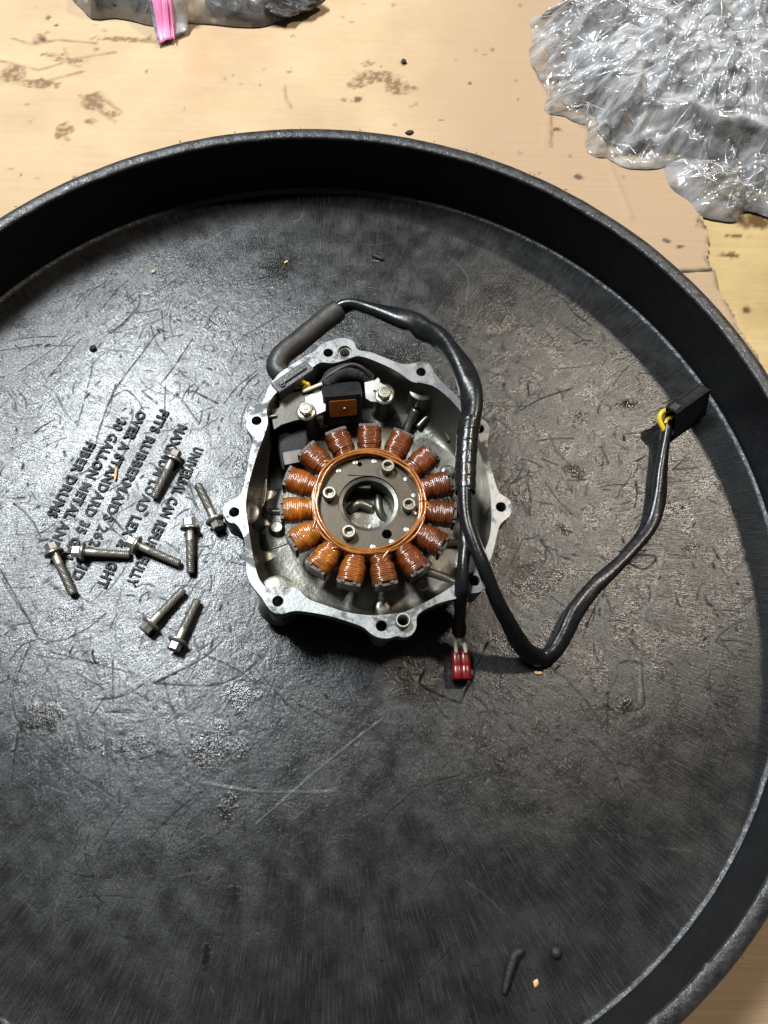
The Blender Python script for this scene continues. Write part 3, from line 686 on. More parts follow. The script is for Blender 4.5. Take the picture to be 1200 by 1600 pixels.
rib([(668, 893, FZ), (700, 905, FZ), (722, 915, FZ + .002)], 0.0030)
rib([(418, 800, FZ), (450, 800, FZ)], 0.0024)
def pad(px, z0, z1, name='cast_pad', bw=0.0016):
    mb = MB(); L_ = atn(px, z1).tolist(); mb.prism(even(np.array(L_), 60, True).tolist(), z0, z1)
    return bevel(mb.build(name, M['inside'], cover, sharp=40), bw, 3)
pad([(640, 700), (662, 684), (700, 705), (730, 735), (728, 790), (712, 800), (690, 760), (660, 730)], FZ - 0.002, FZ + 0.0035, bw=0.002)
pad([(392, 720), (404, 700), (416, 735), (414, 785), (398, 795), (388, 755)], FZ - 0.002, FZ + 0.004, bw=0.002)
rib([(652, 668, FZ + .003), (672, 650, FZ + .006), (690, 662, FZ + .006), (703, 690, FZ + .003)], 0.0022)
rib([(405, 862, FZ - .0008), (430, 856, FZ - .001), (462, 844, FZ - .0012)], 0.0012)
c9 = HC[8]; knob((434, 926), FZ, ZR - FT - 0.004, 0.0115, 'cast_post')
c1 = HC[0]; knob((384, 800), FZ, ZR - FT - 0.004, 0.0085, 'cast_post')

# ------------------------------------------------------------------ stator
ZP = 0.0405                                                  # top of the stator plate
SC = at(576, 786, ZP); k_ = (at(577, 786, ZP) - SC).length   # metres per photo pixel there
core = MB()
r_in, r_pl = 47*k_, 81*k_
scr_px = [(606, 727), (514.5, 769), (544.8, 829.5), (639, 787)]
hole_c = [at(604.5, 834.5, ZP), at(562, 725.5, ZP)]
core.prism(circ((SC.x, SC.y), r_pl, 96), ZP - 0.016, ZP, [circ((SC.x, SC.y), r_in, 96), circ(hole_c[0], 0.0032, 20), circ(hole_c[1], 0.0016, 14)])
core_o = core.build('stator_core', M['core'], cover, sharp=40); bevel(core_o, 0.0004, 1)
sub = lambda name, mbx, mt_, sharp=40: mbx.build(name, mt_, core_o, sharp=sharp)
# inner lip of the bore
mb = MB(); mb.lathe([(r_in - 0.0002, ZP - 0.016), (r_in - 0.0002, ZP - 0.0012), (r_in - 0.0026, ZP - 0.0018), (r_in - 0.0030, ZP - 0.0026), (r_in - 0.0030, ZP - 0.019)], SC*1 - Vector((0, 0, ZP)), n=72, capb=False, capt=False); sub('bore_lip', mb, M['bracket'])
for a in np.arange(15)*2*PI/15 + 0.2:                         # rivets of the lamination pack
    mb = MB(); mb.lathe([(0.0017, ZP - 0.001), (0.0017, ZP + 0.0003), (0.0012, ZP + 0.0005)], (SC.x + 73*k_*math.cos(a), SC.y + 73*k_*math.sin(a), 0), n=14, capb=False)
    if int(a*10) % 2 == 0: sub('rivet', mb, M['steel'])
for sp in scr_px:                                             # socket-head cap screws
    zt = ZP + 0.0062; c = at(*sp, zt); ax, ay = c.x, c.y
    mb = MB(); n = 36
    mb.lathe([(0.0045, ZP), (0.0046, zt - 0.0008), (0.0040, zt), (0.0029, zt), (0.0026, zt - 0.0004)], (ax, ay, 0), n=n, capb=False, capt=False)
    hexr = [(0.0026*(1.0 if i % 6 else 1.08), 0) for i in range(n)]
    mb.lathe([(0.00262, zt - 0.0004), (0.0024, zt - 0.0034)], (ax, ay, 0), n=6, capb=False, capt=True)
    sub('cap_screw', mb, M['brightbolt'])
# centre of the bowl seen through the bore
mb = MB(); mb.lathe([(0.030, FZ - 0.002), (0.0215, FZ + 0.006), (0.0185, FZ + 0.0085), (0.0140, FZ + 0.0100), (0.0080, FZ + 0.0088), (0.002, FZ + 0.0085)], (SC.x, SC.y, 0), n=48, capb=False); mb.build('centre_boss', M['inside'], cover)
knob((574, 822), FZ - .002, FZ + 0.013, 0.0028)
rib([(590, 765, FZ + .008), (592, 795, FZ + .010), (602, 815, FZ + .007)], 0.003); rib([(545, 800, FZ + .008), (560, 788, FZ + .011), (580, 795, FZ + .009)], 0.0035)
mb = MB(); q = at(568, 757, ZP - .006); mb.box((q.x, q.y, ZP - 0.010), (0.009, 0.005, 0.008)); sub('key_block', mb, M['blackplastic'])

# one winding: helical turns around a pole
NC = 15; r0, r1 = 85*k_, 133*k_; CH = 0.0085; ZC = ZP - 0.0034
def coil_mesh(seed):
    gg = np.random.default_rng(seed); n_s = 150; seg = 36; Ls = r1 - r0; V = []; F = []
    neck = Ls*gg.uniform(0.30, 0.40); pit = Ls/15.0
    j1 = gg.normal(0, 1, 20)
    for i in range(n_s):
        s = Ls*i/(n_s - 1)
        for k in range(seg):
            a = 2*PI*k/seg; ph = s/pit - a/(2*PI)
            turn = int(math.floor(ph)) % 20
            big = 1/(1 + math.exp(-(s + pit*0.4*math.sin(a) - neck)/(pit*0.16)))
            hw = 0.0069 + 0.0014*big + 0.00012*j1[turn]; hh = CH*(0.86 + 0.08*big) + 0.00012*j1[(turn*7) % 20]
            sc = abs(math.sin(PI*ph))**0.7
            e = 0.00042*(sc - 1)
            e += 0.00016*math.sin(a*3 + s*900 + seed) + 0.00008*math.sin(a*5 - s*2100 + seed*2)
            tap = min(1, (Ls - s)/(pit*0.5), s/(pit*0.3) + .6)
            e -= 0.0010*(1 - max(0, tap))
            ca, sa = math.cos(a), math.sin(a); pw = 0.74
            x = math.copysign(abs(ca)**pw, ca)*(hw + e); z = math.copysign(abs(sa)**pw, sa)*(hh + e)
            V.append((s + r0, x, z))
    for i in range(n_s - 1):
        for k in range(seg):
            k2 = (k + 1) % seg; F.append((i*seg + k, (i+1)*seg + k, (i+1)*seg + k2, i*seg + k2))
    F.append(tuple(range(seg))); F.append(tuple((n_s - 1)*seg + k for k in range(seg - 1, -1, -1)))
    return mesh('coil', V, F)
coils = [coil_mesh(s) for s in (1, 2, 3, 4)]
def tip_mesh():
    mb = MB(); V = []; F = []; Ra = r1 + 0.0002; t = 0.0020; hw = 0.0076; hh = CH*0.74
    for z, q in ((-hh, 0), (hh*0.72, 0), (hh*0.98, 0.3)):
        for j in range(9):
            y = -hw*(1 - 0.14*q) + 2*hw*(1 - 0.14*q)*j/8
            V.append((math.sqrt(max(0, (Ra + t)**2 - y*y)), y, z)); V.append((math.sqrt((Ra)**2 - y*y), y, z))
    w_ = 18
    for q in range(2):
        for j in range(8):
            a = q*w_ + j*2; F.append((a, a + 2, a + 2 + w_, a + w_)); F.append((a + 3, a + 1, a + 1 + w_, a + 3 + w_))
        F.append((q*w_ + 1, q*w_, q*w_ + w_, q*w_ + w_ + 1)); F.append((q*w_ + 16, q*w_ + 17, q*w_ + 17 + w_, q*w_ + 16 + w_))
    for j in range(8): a = 2*w_ + j*2; F.append((a, a + 2, a + 3, a + 1))
    mb.add(V, F)
    for dx in (-0.004, 0.0035): mb.box((Ra + 0.0002, dx, hh*1.02), (0.0020, 0.0022, 0.0020))       # folded lamination ears
    return mesh('pole_tip', mb.V, mb.F)
tipm = tip_mesh(); tipm.materials.append(M['tip'])
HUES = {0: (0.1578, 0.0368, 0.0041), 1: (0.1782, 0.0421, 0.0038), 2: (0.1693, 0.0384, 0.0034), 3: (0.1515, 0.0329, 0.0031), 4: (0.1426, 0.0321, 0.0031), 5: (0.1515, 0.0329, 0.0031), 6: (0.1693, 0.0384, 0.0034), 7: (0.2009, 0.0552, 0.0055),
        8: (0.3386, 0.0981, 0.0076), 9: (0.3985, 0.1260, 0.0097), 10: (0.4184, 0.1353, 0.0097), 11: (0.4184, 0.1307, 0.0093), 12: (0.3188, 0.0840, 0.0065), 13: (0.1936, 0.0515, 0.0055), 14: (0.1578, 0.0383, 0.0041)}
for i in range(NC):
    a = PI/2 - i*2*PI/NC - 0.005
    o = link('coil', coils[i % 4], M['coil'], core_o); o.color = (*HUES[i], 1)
    o.location = Vector((SC.x, SC.y, ZC)); o.rotation_euler = (0, 0, a)
    if i % 2: o.scale = (1, -1, 1)
    o2 = link('pole_tip', tipm, None, core_o, smooth=False); o2.location = Vector((SC.x, SC.y, ZC - 0.0006)); o2.rotation_euler = (0, 0, a)
# bundle of lead wires lacquered round the inner ends of the coils
gw = np.random.default_rng(3)
for q in range(9):
    rr = (85.0 + gw.uniform(-3.6, 3.6))*k_; zz = ZP + 0.0030 + gw.uniform(-0.0014, 0.0016); p0 = gw.uniform(0, 6.28); am = gw.uniform(0.0004, 0.0011)
    P_ = [(SC.x + (rr + am*math.sin(3*t + p0) + 0.4*am*math.sin(7*t + p0*2))*math.cos(t), SC.y + (rr + am*math.sin(3*t + p0) + .4*am*math.sin(7*t + p0*2))*math.sin(t), zz + 0.0006*math.sin(4*t + p0*3), 0.00088) for t in np.linspace(0, 2*PI, 40)]
    V, F = tube(P_, 260, 8); link('lead_wire', mesh('lead_wire', V, F), M['wire'], core_o)
for (i, off) in ((9, 2.2), (10, -1.8), (4, 2.0), (13, -2), (7, 2.0)):       # a few wires that leave the bundle towards a coil
    a = PI/2 - i*2*PI/NC; P_ = []
    for u in np.linspace(0, 1, 7):
        aa = a + 0.28*(1 - u)**1.5*(1 if off > 0 else -1); rr = (84 + 17*u**1.5)*k_
        P_.append((SC.x + rr*math.cos(aa), SC.y + rr*math.sin(aa), ZP + 0.0040 - 0.0006*u - 0.004*max(0, u - .8)*5*.2, 0.0009))
    V, F = tube(P_, 40, 8); link('lead_wire', mesh('lead_wire', V, F), M['wire'], core_o)
# lacquer-dark insulation collar between plate and wires
mb = MB(); mb.lathe([(r_pl - 0.0010, ZP - 0.001), (r_pl - 0.0004, ZP + 0.0022), (r_pl + 0.0012, ZP + 0.0026), (r_pl + 0.003, ZP + 0.001), (r_pl + 0.003, ZP - 0.012)], (SC.x, SC.y, 0), n=90, capb=False, capt=False)
o = sub('insulation_collar', mb, M['coil'], 60); o.color = (0.14, 0.03, 0.012, 1)

# ------------------------------------------------------------------ pickup sensor and its bracket
def rounded(w_, d_, r, n=5):
    P_ = []
    for cx, cy, a0 in ((w_/2 - r, d_/2 - r, 0), (-w_/2 + r, d_/2 - r, PI/2), (-w_/2 + r, -d_/2 + r, PI), (w_/2 - r, -d_/2 + r, 1.5*PI)):
        for k in range(n + 1): a = a0 + PI/2*k/n; P_.append((cx + r*math.cos(a), cy + r*math.sin(a)))
    return P_
ZB = 0.046; th = math.radians(7)
rot2 = lambda p, t: (p[0]*math.cos(t) - p[1]*math.sin(t), p[0]*math.sin(t) + p[1]*math.cos(t))
pc = at(534, 612, ZB); 
loopb = [rot2(p, th) for p in rounded(0.0272, 0.0150, 0.0034)]
mb = MB(); mb.prism([(pc.x + x, pc.y + y) for x, y in loopb], ZB - 0.024, ZB)
pick = bevel(mb.build('pickup_sensor', M['blackplastic'], cover, sharp=40), 0.0014, 3)
Rz = Matrix.Rotation(th, 3, 'Z')
fo = Vector((pc.x, pc.y, 0)) + Rz @ Vector((0, -0.0076, ZB - 0.0105))
mb = MB(); lp = rounded(0.0190, 0.0130, 0.0017); V = [fo + Rz @ Vector((x, -0.0004, y)) for x, y in lp]; n = len(V); V += [v + Rz @ Vector((0, 0.001, 0)) for v in V]
mb.add(V, [tuple(range(n))] + [(i, (i + 1) % n, (i + 1) % n + n, i + n)[::-1] for i in range(n)])
mb.build('epoxy_face', M['epoxy'], pick, sharp=30)
mb = MB(); mb.lathe([(0.0010, 0), (0.0010, 0.0007), (0.0005, 0.0010)], fo + Rz @ Vector((0.001, -0.0003, 0)), Rz @ Matrix.Rotation(PI/2, 3, 'X'), n=12); mb.build('pole_pin', M['steel'], pick)
pv = Vector((pc.x, pc.y, ZB - 0.006)); RT = Rz @ Matrix.Rotation(math.radians(-24), 3, 'X') @ Rz.inverted()      # the block leans back
pick.rotation_euler = RT.to_euler(); pick.location = pick.location + pv - RT @ pv
q0, q1, q2, q3 = at(508, 598, .044), at(525, 580, .047), at(552, 574, .048), at(580, 590, .040)
V, F = tube([(q0.x, q0.y, .040, .0050), (q1.x, q1.y, .043, .0058), (q2.x, q2.y, .042, .0062), (q3.x, q3.y, .036, .0052)], 40, 14, 0.06); link('rubber_boot', mesh('rubber_boot', V, F), M['felt'], cover)
V, F = tube([(*at(500, 597, .045)[:2], .043, .0016), (*at(520, 583, .047)[:2], .047, .0016), (*at(548, 570, .049)[:2], .049, .0016), (*at(570, 577, .047)[:2], .046, .0016), (*at(582, 594, .04)[:2], .038, .0016)], 50, 10); link('sensor_wire', mesh('sensor_wire', V, F), M['sleeve'], cover)
ZK = 0.0415
def plate(px, z, t, m_, name, parent, smoothn=0, bw=0.0004):
    L_ = atn(px, z); L_ = even(L_, smoothn, True) if smoothn else L_
    mb = MB(); mb.prism(L_.tolist(), z - t, z); return bevel(mb.build(name, m_, parent, smooth=True, sharp=35), bw, 2)
pl1 = plate([(424, 640), (436, 636), (434, 622), (438, 615), (472, 611), (474, 618), (500, 606), (509, 612), (508, 641), (490, 652), (462, 657), (440, 664), (428, 672), (424, 655)], ZK, 0.0018, M['bracket'], 'sensor_bracket', cover)
plate([(476, 621), (500, 606.5), (510, 613), (509, 642), (491, 650), (478, 646)], ZK + 0.0008, 0.0007, M['bracket_bright'], 'bright_tab', pl1)
pl2 = plate([(569, 597), (586, 593), (590, 589), (594, 592), (594, 597), (606, 604), (610, 622), (592, 628), (578, 627), (571, 622)], ZK + 0.001, 0.0016, M['bracket_bright'], 'sensor_tab', cover)
for px_, r_ in (((585.5, 611), .0011), ((586, 621), .0006)):
    c = at(*px_, ZK + .0011); mb = MB(); mb.lathe([(r_, ZK + .0010), (r_*0.9, ZK + 0.00112)], (c.x, c.y, 0), n=14, capb=False); mb.build('tab_hole', M['felt'], pl2)
# folded lips and the dark clamp that drops behind the stator
a, b = at(438, 617, ZK), at(471, 610, ZK); d = (b - a); ang = math.atan2(d.y, d.x)
mb = MB(); mb.box(((a.x + b.x)/2, (a.y + b.y)/2 + .001, ZK + 0.0014), (d.length, 0.0016, 0.004), Matrix.Rotation(ang, 3, 'Z')); bevel(mb.build('folded_lip', M['bracket'], pl1, smooth=False), .0005)
a, b = at(419, 653.5, ZK), at(432, 650, ZK); mb = MB(); mb.lathe([(0.0008, 0), (0.0011, 0.0004), (0.0011, (b - a).length), (0.0007, (b - a).length + .0004)], a + Vector((0, 0, .001)), (b - a).to_track_quat('Z', 'Y').to_matrix(), n=12); mb.build('locating_pin', M['brightbolt'], pl1)
ca = at(452, 690, 0.034)
mb = MB(); mb.prism([(p[0], p[1]) for p in atn([(432, 668), (478, 654), (482, 690), (470, 728), (440, 735), (434, 700)], 0.032)], 0.014, 0.032); bevel(mb.build('wire_clamp', M['wall'], pl1, sharp=35), 0.0015, 3)
mb = MB(); mb.prism([(p[0], p[1]) for p in atn([(440, 706), (472, 700), (472, 722), (443, 728)], 0.0345)], 0.030, 0.0345); bevel(mb.build('clamp_tab', M['bracket'], pl1, sharp=35), 0.0008, 2)
for px_ in ((478, 637), (601, 612)):                          # flanged hex bolts with their cast posts
    zt = ZK + 0.0072; c = at(*px_, zt); cx, cy = c.x, c.y
    mb = MB(); mb.lathe([(0.0064, ZK + 0.0011), (0.0068, ZK + 0.0017), (0.0062, ZK + 0.0023), (0.0050, ZK + 0.0028)], (cx, cy, 0), n=40, capb=False)
    hx = [(cx + 0.0050*math.cos(PI/3*k + .3), cy + 0.0050*math.sin(PI/3*k + .3)) for k in range(6)]
    mb.prism(hx, ZK + 0.0025, zt - 0.0008)
    mb.lathe([(0.0046, zt - 0.0009), (0.0041, zt), (0.0030, zt + 0.0001), (0.0028, zt - 0.0003), (0.0016, zt - 0.0003), (0.0014, zt)], (cx, cy, 0), n=36, capb=False)
    bevel(mb.build('hex_bolt', M['brightbolt'], cover, sharp=35), 0.0003, 1)
    knob(px_, FZ - 0.001, ZK - 0.001, 0.0068, 'cast_post')

# ================================================================== WIRING
g0 = at(460, 596, ZR + .003)
har = empty('wiring_harness', (*at(840, 1030, 0)[:2], 0.0), 'black sleeved wiring harness running from the engine cover to two plugs', 'wiring harness')
a, b = at(425, 612, ZR), at(489, 569, ZR); d = b - a; ang = math.atan2(d.y, d.x); RG = Matrix.Rotation(ang, 3, 'Z'); mid = (a + b)/2
mb = MB(); mb.box((mid.x, mid.y, ZR - 0.0062), (d.length*0.86, 0.0095, 0.0165), RG); mb.box((mid.x, mid.y, ZR + 0.0028), (d.length*0.66, 0.0030, 0.0014), RG)
gro = bevel(mb.build('grommet', M['rubber'], har, sharp=35), 0.0009, 2)
mb = MB(); c = at(441, 600, ZR + .003); mb.lathe([(0.0021, ZR + .0018), (0.0021, ZR + .0031), (0.0014, ZR + .0034), (0.0012, ZR + 0.0026)], (c.x, c.y, 0), n=18, capb=False); mb.build('moulded_stud', M['rubber'], gro)
def ctr(rows): return [(*at(x, y, z)[:2], z, r) for x, y, z, r in rows]
V, F = tube(ctr([(462, 592, .040, .0062), (446, 588, .036, .0068), (433, 576, .034, .0076), (440, 556, .034, .0078), (470, 531, .034, .0078), (500, 506, .034, .0079), (529, 484, .035, .0080)]), 60, 22, 0.02); link('rubber_sleeve', mesh('rubber_sleeve', V, F), M['sleeve'], har)
main = ctr([(508, 499, .035, 0.00440), (532, 482, .036, 0.00510), (550, 477, .038, 0.00510), (578, 483, .041, 0.00581), (615, 494, .045, 0.00669), (650, 508, .050, 0.00722), (688, 532, .056, 0.00739), (716, 562, .062, 0.00704), (733, 600, .066, 0.00651), (737, 640, .067, 0.00634), (731, 680, .067, 0.00598),
            (728, 720, .066, 0.00581), (727, 765, .065, 0.00563), (730, 810, .064, 0.00528), (741, 848, .063, 0.00528), (757, 890, .060, 0.00528), (775, 935, .048, 0.00528), (795, 975, .032, 0.00546), (815, 1008, .018, 0.00563), (840, 1027, .0070, 0.00581), (862, 1021, .0062, 0.00546), (880, 995, .0062, 0.00528), (900, 955, .0060, 0.00510),
            (930, 915, .0056, 0.00458), (965, 882, .0052, 0.00405), (995, 850, .0052, 0.00405), (1018, 818, .0056, 0.00440), (1029, 780, .0062, 0.00493), (1033, 740, .0068, 0.00510), (1036, 705, .0080, 0.00493), (1040, 672, .0120, 0.00405), (1041, 662, .0135, 0.00334)])
V, F = tube(main, 520, 28, 0.05, oval=0.17, folds=[(0.115, 1.2, .012, .9, .36), (0.145, 2.2, .010, 1.0, .42), (0.165, 1.0, .008, .7, .36), (0.185, 1.9, .008, .8, .34), (0.13, 0.3, .008, .8, .3), (0.155, 3.0, .009, .8, .3), (0.57, 1.6, .010, 1.2, .32), (0.60, 2.2, .012, .9, .25), (0.555, 0.8, .008, 1.0, .22), (0.37, 1.5, .012, .9, .14), (0.80, 1.5, .012, .8, .15), (0.045, 1.5, .008, 1.2, .18), (0.72, 1.2, .02, .7, .16)])
link('vinyl_sleeve', mesh('vinyl_sleeve', V, F), M['tube'], har)
# tape spirals round the sleeve
tp = ctr([(735, 655, .067, .0070), (731, 680, .067, .0069), (728, 720, .066, .0067), (727.4, 745, .0655, .0066), (727, 770, .065, .0064)])
Q = even(np.array(tp), 150); V = []; F = []; seg = 28
for i in range(150):
    for k in range(seg):
        a = 2*PI*k/seg; ph = (i/150*6.5 - a/(2*PI)) % 1.0
        r = Q[i, 3]*(1 + 0.045*ph) * (0.97 + 0.03*min(1, i/6, (149 - i)/6)); V.append((Q[i, 0] + r*math.cos(a), Q[i, 1], Q[i, 2] + r*0.98*math.sin(a)))
for i in range(149):
    for k in range(seg): k2 = (k + 1) % seg; F.append((i*seg + k, i*seg + k2, (i + 1)*seg + k2, (i + 1)*seg + k))
link('tape_wrap', mesh('tape_wrap', V, F), M['tape'], har)
V, F = tube(ctr([(729, 775, .060, .0044), (728, 830, .0575, .0042), (724, 880, .057, .0042), (721, 920, .052, .0042), (719, 955, .034, .0042), (717, 990, .014, .0042)]), 90, 18, 0.03, oval=0.10); link('thin_sleeve', mesh('thin_sleeve', V, F), M['tube'], har)
for rows in ([(715, 985, .014, .0013), (712, 1000, .011, .0013), (713, 1020, .009, .0013)], [(719, 985, .014, .0013), (724, 998, .011, .0013), (728, 1020, .009, .0013)]):
    V, F = tube(ctr(rows), 24, 10); link('cream_lead', mesh('cream_lead', V, F), M['cream'], har)
# red plug: two barrels side by side
ra, rb = at(720, 1014, .010), at(722, 1061, .008); d = rb - ra; ang = math.atan2(d.y, d.x); RP = Matrix.Rotation(ang, 3, 'Z'); mid = (ra + rb)/2
mb = MB()
prof = [(y, z) for y, z in rounded(0.0072, 0.0096, 0.0030, 6)]
for side in (-1, 1):
    V = []; F = []; n = len(prof)
    for j, (x, s) in enumerate(((-.5, .92), (-.47, 1), (0.02, 1.0), (0.05, 0.96), (0.10, 0.96), (0.13, 1.0), (.47, 1), (.5, .92))):
        for y, z in prof: V.append(mid + RP @ Vector((x*d.length, y*s + side*0.0027, z*s)) - Vector((0, 0, mid.z - 0.0052)))
    for j in range(7):
        for i in range(n): i2 = (i + 1) % n; F.append((j*n + i, (j + 1)*n + i, (j + 1)*n + i2, j*n + i2))
    F.append(tuple(range(n))); F.append(tuple(7*n + i for i in range(n - 1, -1, -1)))
    mb.add(V, F)
redp = mb.build('red_plug', M['red'], har, sharp=50)
# black square plug leaning at the foot of the wall
ZQ = 0.0260
T = [at(1040, 630, ZQ), at(1091, 594, ZQ), at(1113, 614, ZQ), at(1057, 648, ZQ)]
ux = (T[1] - T[0]).normalized(); ctrp = sum(T, Vector())/4; lx = ((T[1] - T[0]).length + (T[2] - T[3]).length)/2; uy = Vector((-ux.y, ux.x, 0)); ly = (T[3] - T[0]).length*0.95
RQ = Matrix((ux, uy, Vector((0, 0, 1)))).transposed() @ Matrix.Rotation(math.radians(-22), 3, 'X')
mb = MB(); w_ = 0.0012; hz = ZQ - 0.0008
for sy in (-1, 1): mb.box(ctrp + RQ @ Vector((0, sy*(ly/2 - w_/2), -(hz/2))), (lx, w_, hz), RQ)
mb.box(ctrp + RQ @ Vector((0, 0, -(w_/2))), (lx, ly - 2*w_ - 0.0001, w_), RQ); mb.box(ctrp + RQ @ Vector((0, 0, -(hz - w_/2))), (lx, ly - 2*w_ - 0.0001, w_), RQ)
mb.box(ctrp + RQ @ Vector((lx*0.15, 0, -(hz/2))), (lx*0.65, ly - 2*w_ - .0001, hz - 2*w_ - .0001), RQ)
bp = bevel(mb.build('black_plug', M['blackplastic'], har, smooth=False), 0.0004, 1)
mb = MB(); mb.box(ctrp + RQ @ Vector((-lx*0.41, -ly*0.05, 0.0006)), (lx*0.16, ly*0.5, 0.0014), RQ)
for t in (-.03, 0.0, .03): mb.box(ctrp + RQ @ Vector((-lx*(0.41 + t*1.2), -ly*0.05, 0.0015)), (lx*0.018, ly*0.5, 0.0006), RQ)
bevel(mb.build('latch_pad', M['rubber'], bp, smooth=False), 0.0002, 1)
mb = MB(); mb.box(ctrp + RQ @ Vector((lx*0.12, ly*0.36, 0.0004)), (lx*0.66, ly*0.20, 0.0010), RQ); mb.box(ctrp + RQ @ Vector((-lx*0.22, 0, 0.0002)), (lx*0.02, ly*0.9, 0.0005), RQ); bevel(mb.build('raised_rail', M['blackplastic'], bp, smooth=False), 0.0002, 1)
for rows in ([(1040, 676, .013, .0019), (1031, 657, .016, .0019), (1034, 645, .018, .0019), (1046, 640, .018, .0019), (1056, 636, .017, .0019)], [(1044, 674, .011, .0018), (1040, 664, .012, .0018), (1042, 655, .013, .0018), (1050, 652, .013, .0018), (1060, 646, .013, .0018)]):
    V, F = tube(ctr(rows), 40, 12); link('yellow_lead', mesh('yellow_lead', V, F), M['yellow'], har)
# small yellow leads by the sensor
for rows in ([(466, 606, .040, .0014), (470, 598, .046, .0014), (476, 598, .047, .0014), (479, 607, .040, .0014)], [(472, 610, .040, .0014), (477, 600, .046, .0014), (482, 602, .045, .0014), (478, 612, .041, .0014)], [(474, 612, .042, .0013), (486, 607, .045, .0013), (503, 600, .045, .0013)]):
    V, F = tube(ctr(rows), 30, 10); link('yellow_lead', mesh('yellow_lead', V, F), M['cream'] if rows[-1][0] > 500 else M['yellow'], har)

# ================================================================== LOOSE BOLTS
def bolt_parts():
    """axis along +x from the head's top (x=0); returns meshes of head and shank"""
    RX = Matrix.Rotation(PI/2, 3, 'Y')
    h = MB(); hx = [(0.0043*math.cos(PI/3*k), 0.0043*math.sin(PI/3*k)) for k in range(6)]
    h.prism(hx, 0.0004, 0.0052); h.lathe([(0.0037, 0.0), (0.0040, 0.0006)], n=24)
    h.lathe([(0.0042, 0.0046), (0.0058, 0.0054), (0.0064, 0.0062), (0.0064, 0.0069), (0.0060, 0.0072), (0.0031, 0.0073)], n=40)
    V = [tuple(RX @ Vector(v)) for v in h.V]; hm = mesh('bolt_head', V, h.F)
    n = 24; V = []; F = []; xs_ = [0.0071, 0.0080, 0.0140, 0.0145] + list(np.arange(0.0147, 0.0345, 0.0002)) + [0.0350, 0.0354]
    for j, x in enumerate(xs_):
        for k in range(n):
            a = 2*PI*k/n
            if x < 0.0146: r = 0.00285 if x > 0.0075 else 0.0031
            elif x > 0.0346: r = 0.0022 if x > 0.0352 else 0.0025
            else: r = 0.00240 + 0.00062*(1 - abs(((x/0.00125 - a/(2*PI)) % 1.0)*2 - 1))
            V.append((x, r*math.cos(a), r*math.sin(a)))
    for j in range(len(xs_) - 1):
        for k in range(n): k2 = (k + 1) % n; F.append((j*n + k, j*n + k2, (j + 1)*n + k2, (j + 1)*n + k))
    F.append(tuple((len(xs_) - 1)*n + k for k in range(n)))
    return hm, mesh('bolt_shank', V, F)
hm, sm = bolt_parts()
for me in (hm, sm): me.materials.append(M['steel'])
BOLTS = [((276, 704), (240, 778), 'uppermost loose flange bolt, lying across the lettering with head to the upper right'),
         ((342, 826), (309, 757), 'loose flange bolt closest to the engine cover, its head tucked beside the left bolt boss'),
         ((296, 810), (298, 896), 'loose flange bolt lying straight up and down in the picture with its head uppermost'),
         ((78, 850), (116, 933), 'leftmost loose flange bolt, slanting with its thread pointing down to the right'),
         ((113, 861), (203, 867), 'loose flange bolt lying level with its thread end against the head of another bolt'),
         ((199, 845), (281, 881), 'loose flange bolt whose head meets the thread end of the level bolt'),
         ((224, 986), (287, 921), 'upper left one of the two parallel loose bolts lying apart below the rest'),
         ((270, 1016), (309, 937), 'lowest loose flange bolt, right one of the parallel pair below the rest')]
for i, (h_, t_, lab) in enumerate(BOLTS):
    a, b = at(*h_, 0.0066), at(*t_, 0.0036); d = (b - a); 
    root = empty('flange_bolt', a, lab, 'bolt', 'loose flange bolts on the lid')
    ax = d.normalized(); q = ax.to_track_quat('X', 'Z').to_matrix() @ Matrix.Rotation(random.uniform(0, 1.0), 3, 'X')
    root.rotation_euler = q.to_euler()
    s_ = d.length/0.0354; s_ = max(0.92, min(1.1, s_))
    root.scale = (s_, 1, 1)
    for nm, me in (('head', hm), ('shank', sm)):
        o = link(nm, me, None, root); o.location = (0, 0, 0)
        if i == 0: smooth_angle(o, 40)
    # put head/tip on the measured line
    root.location = a

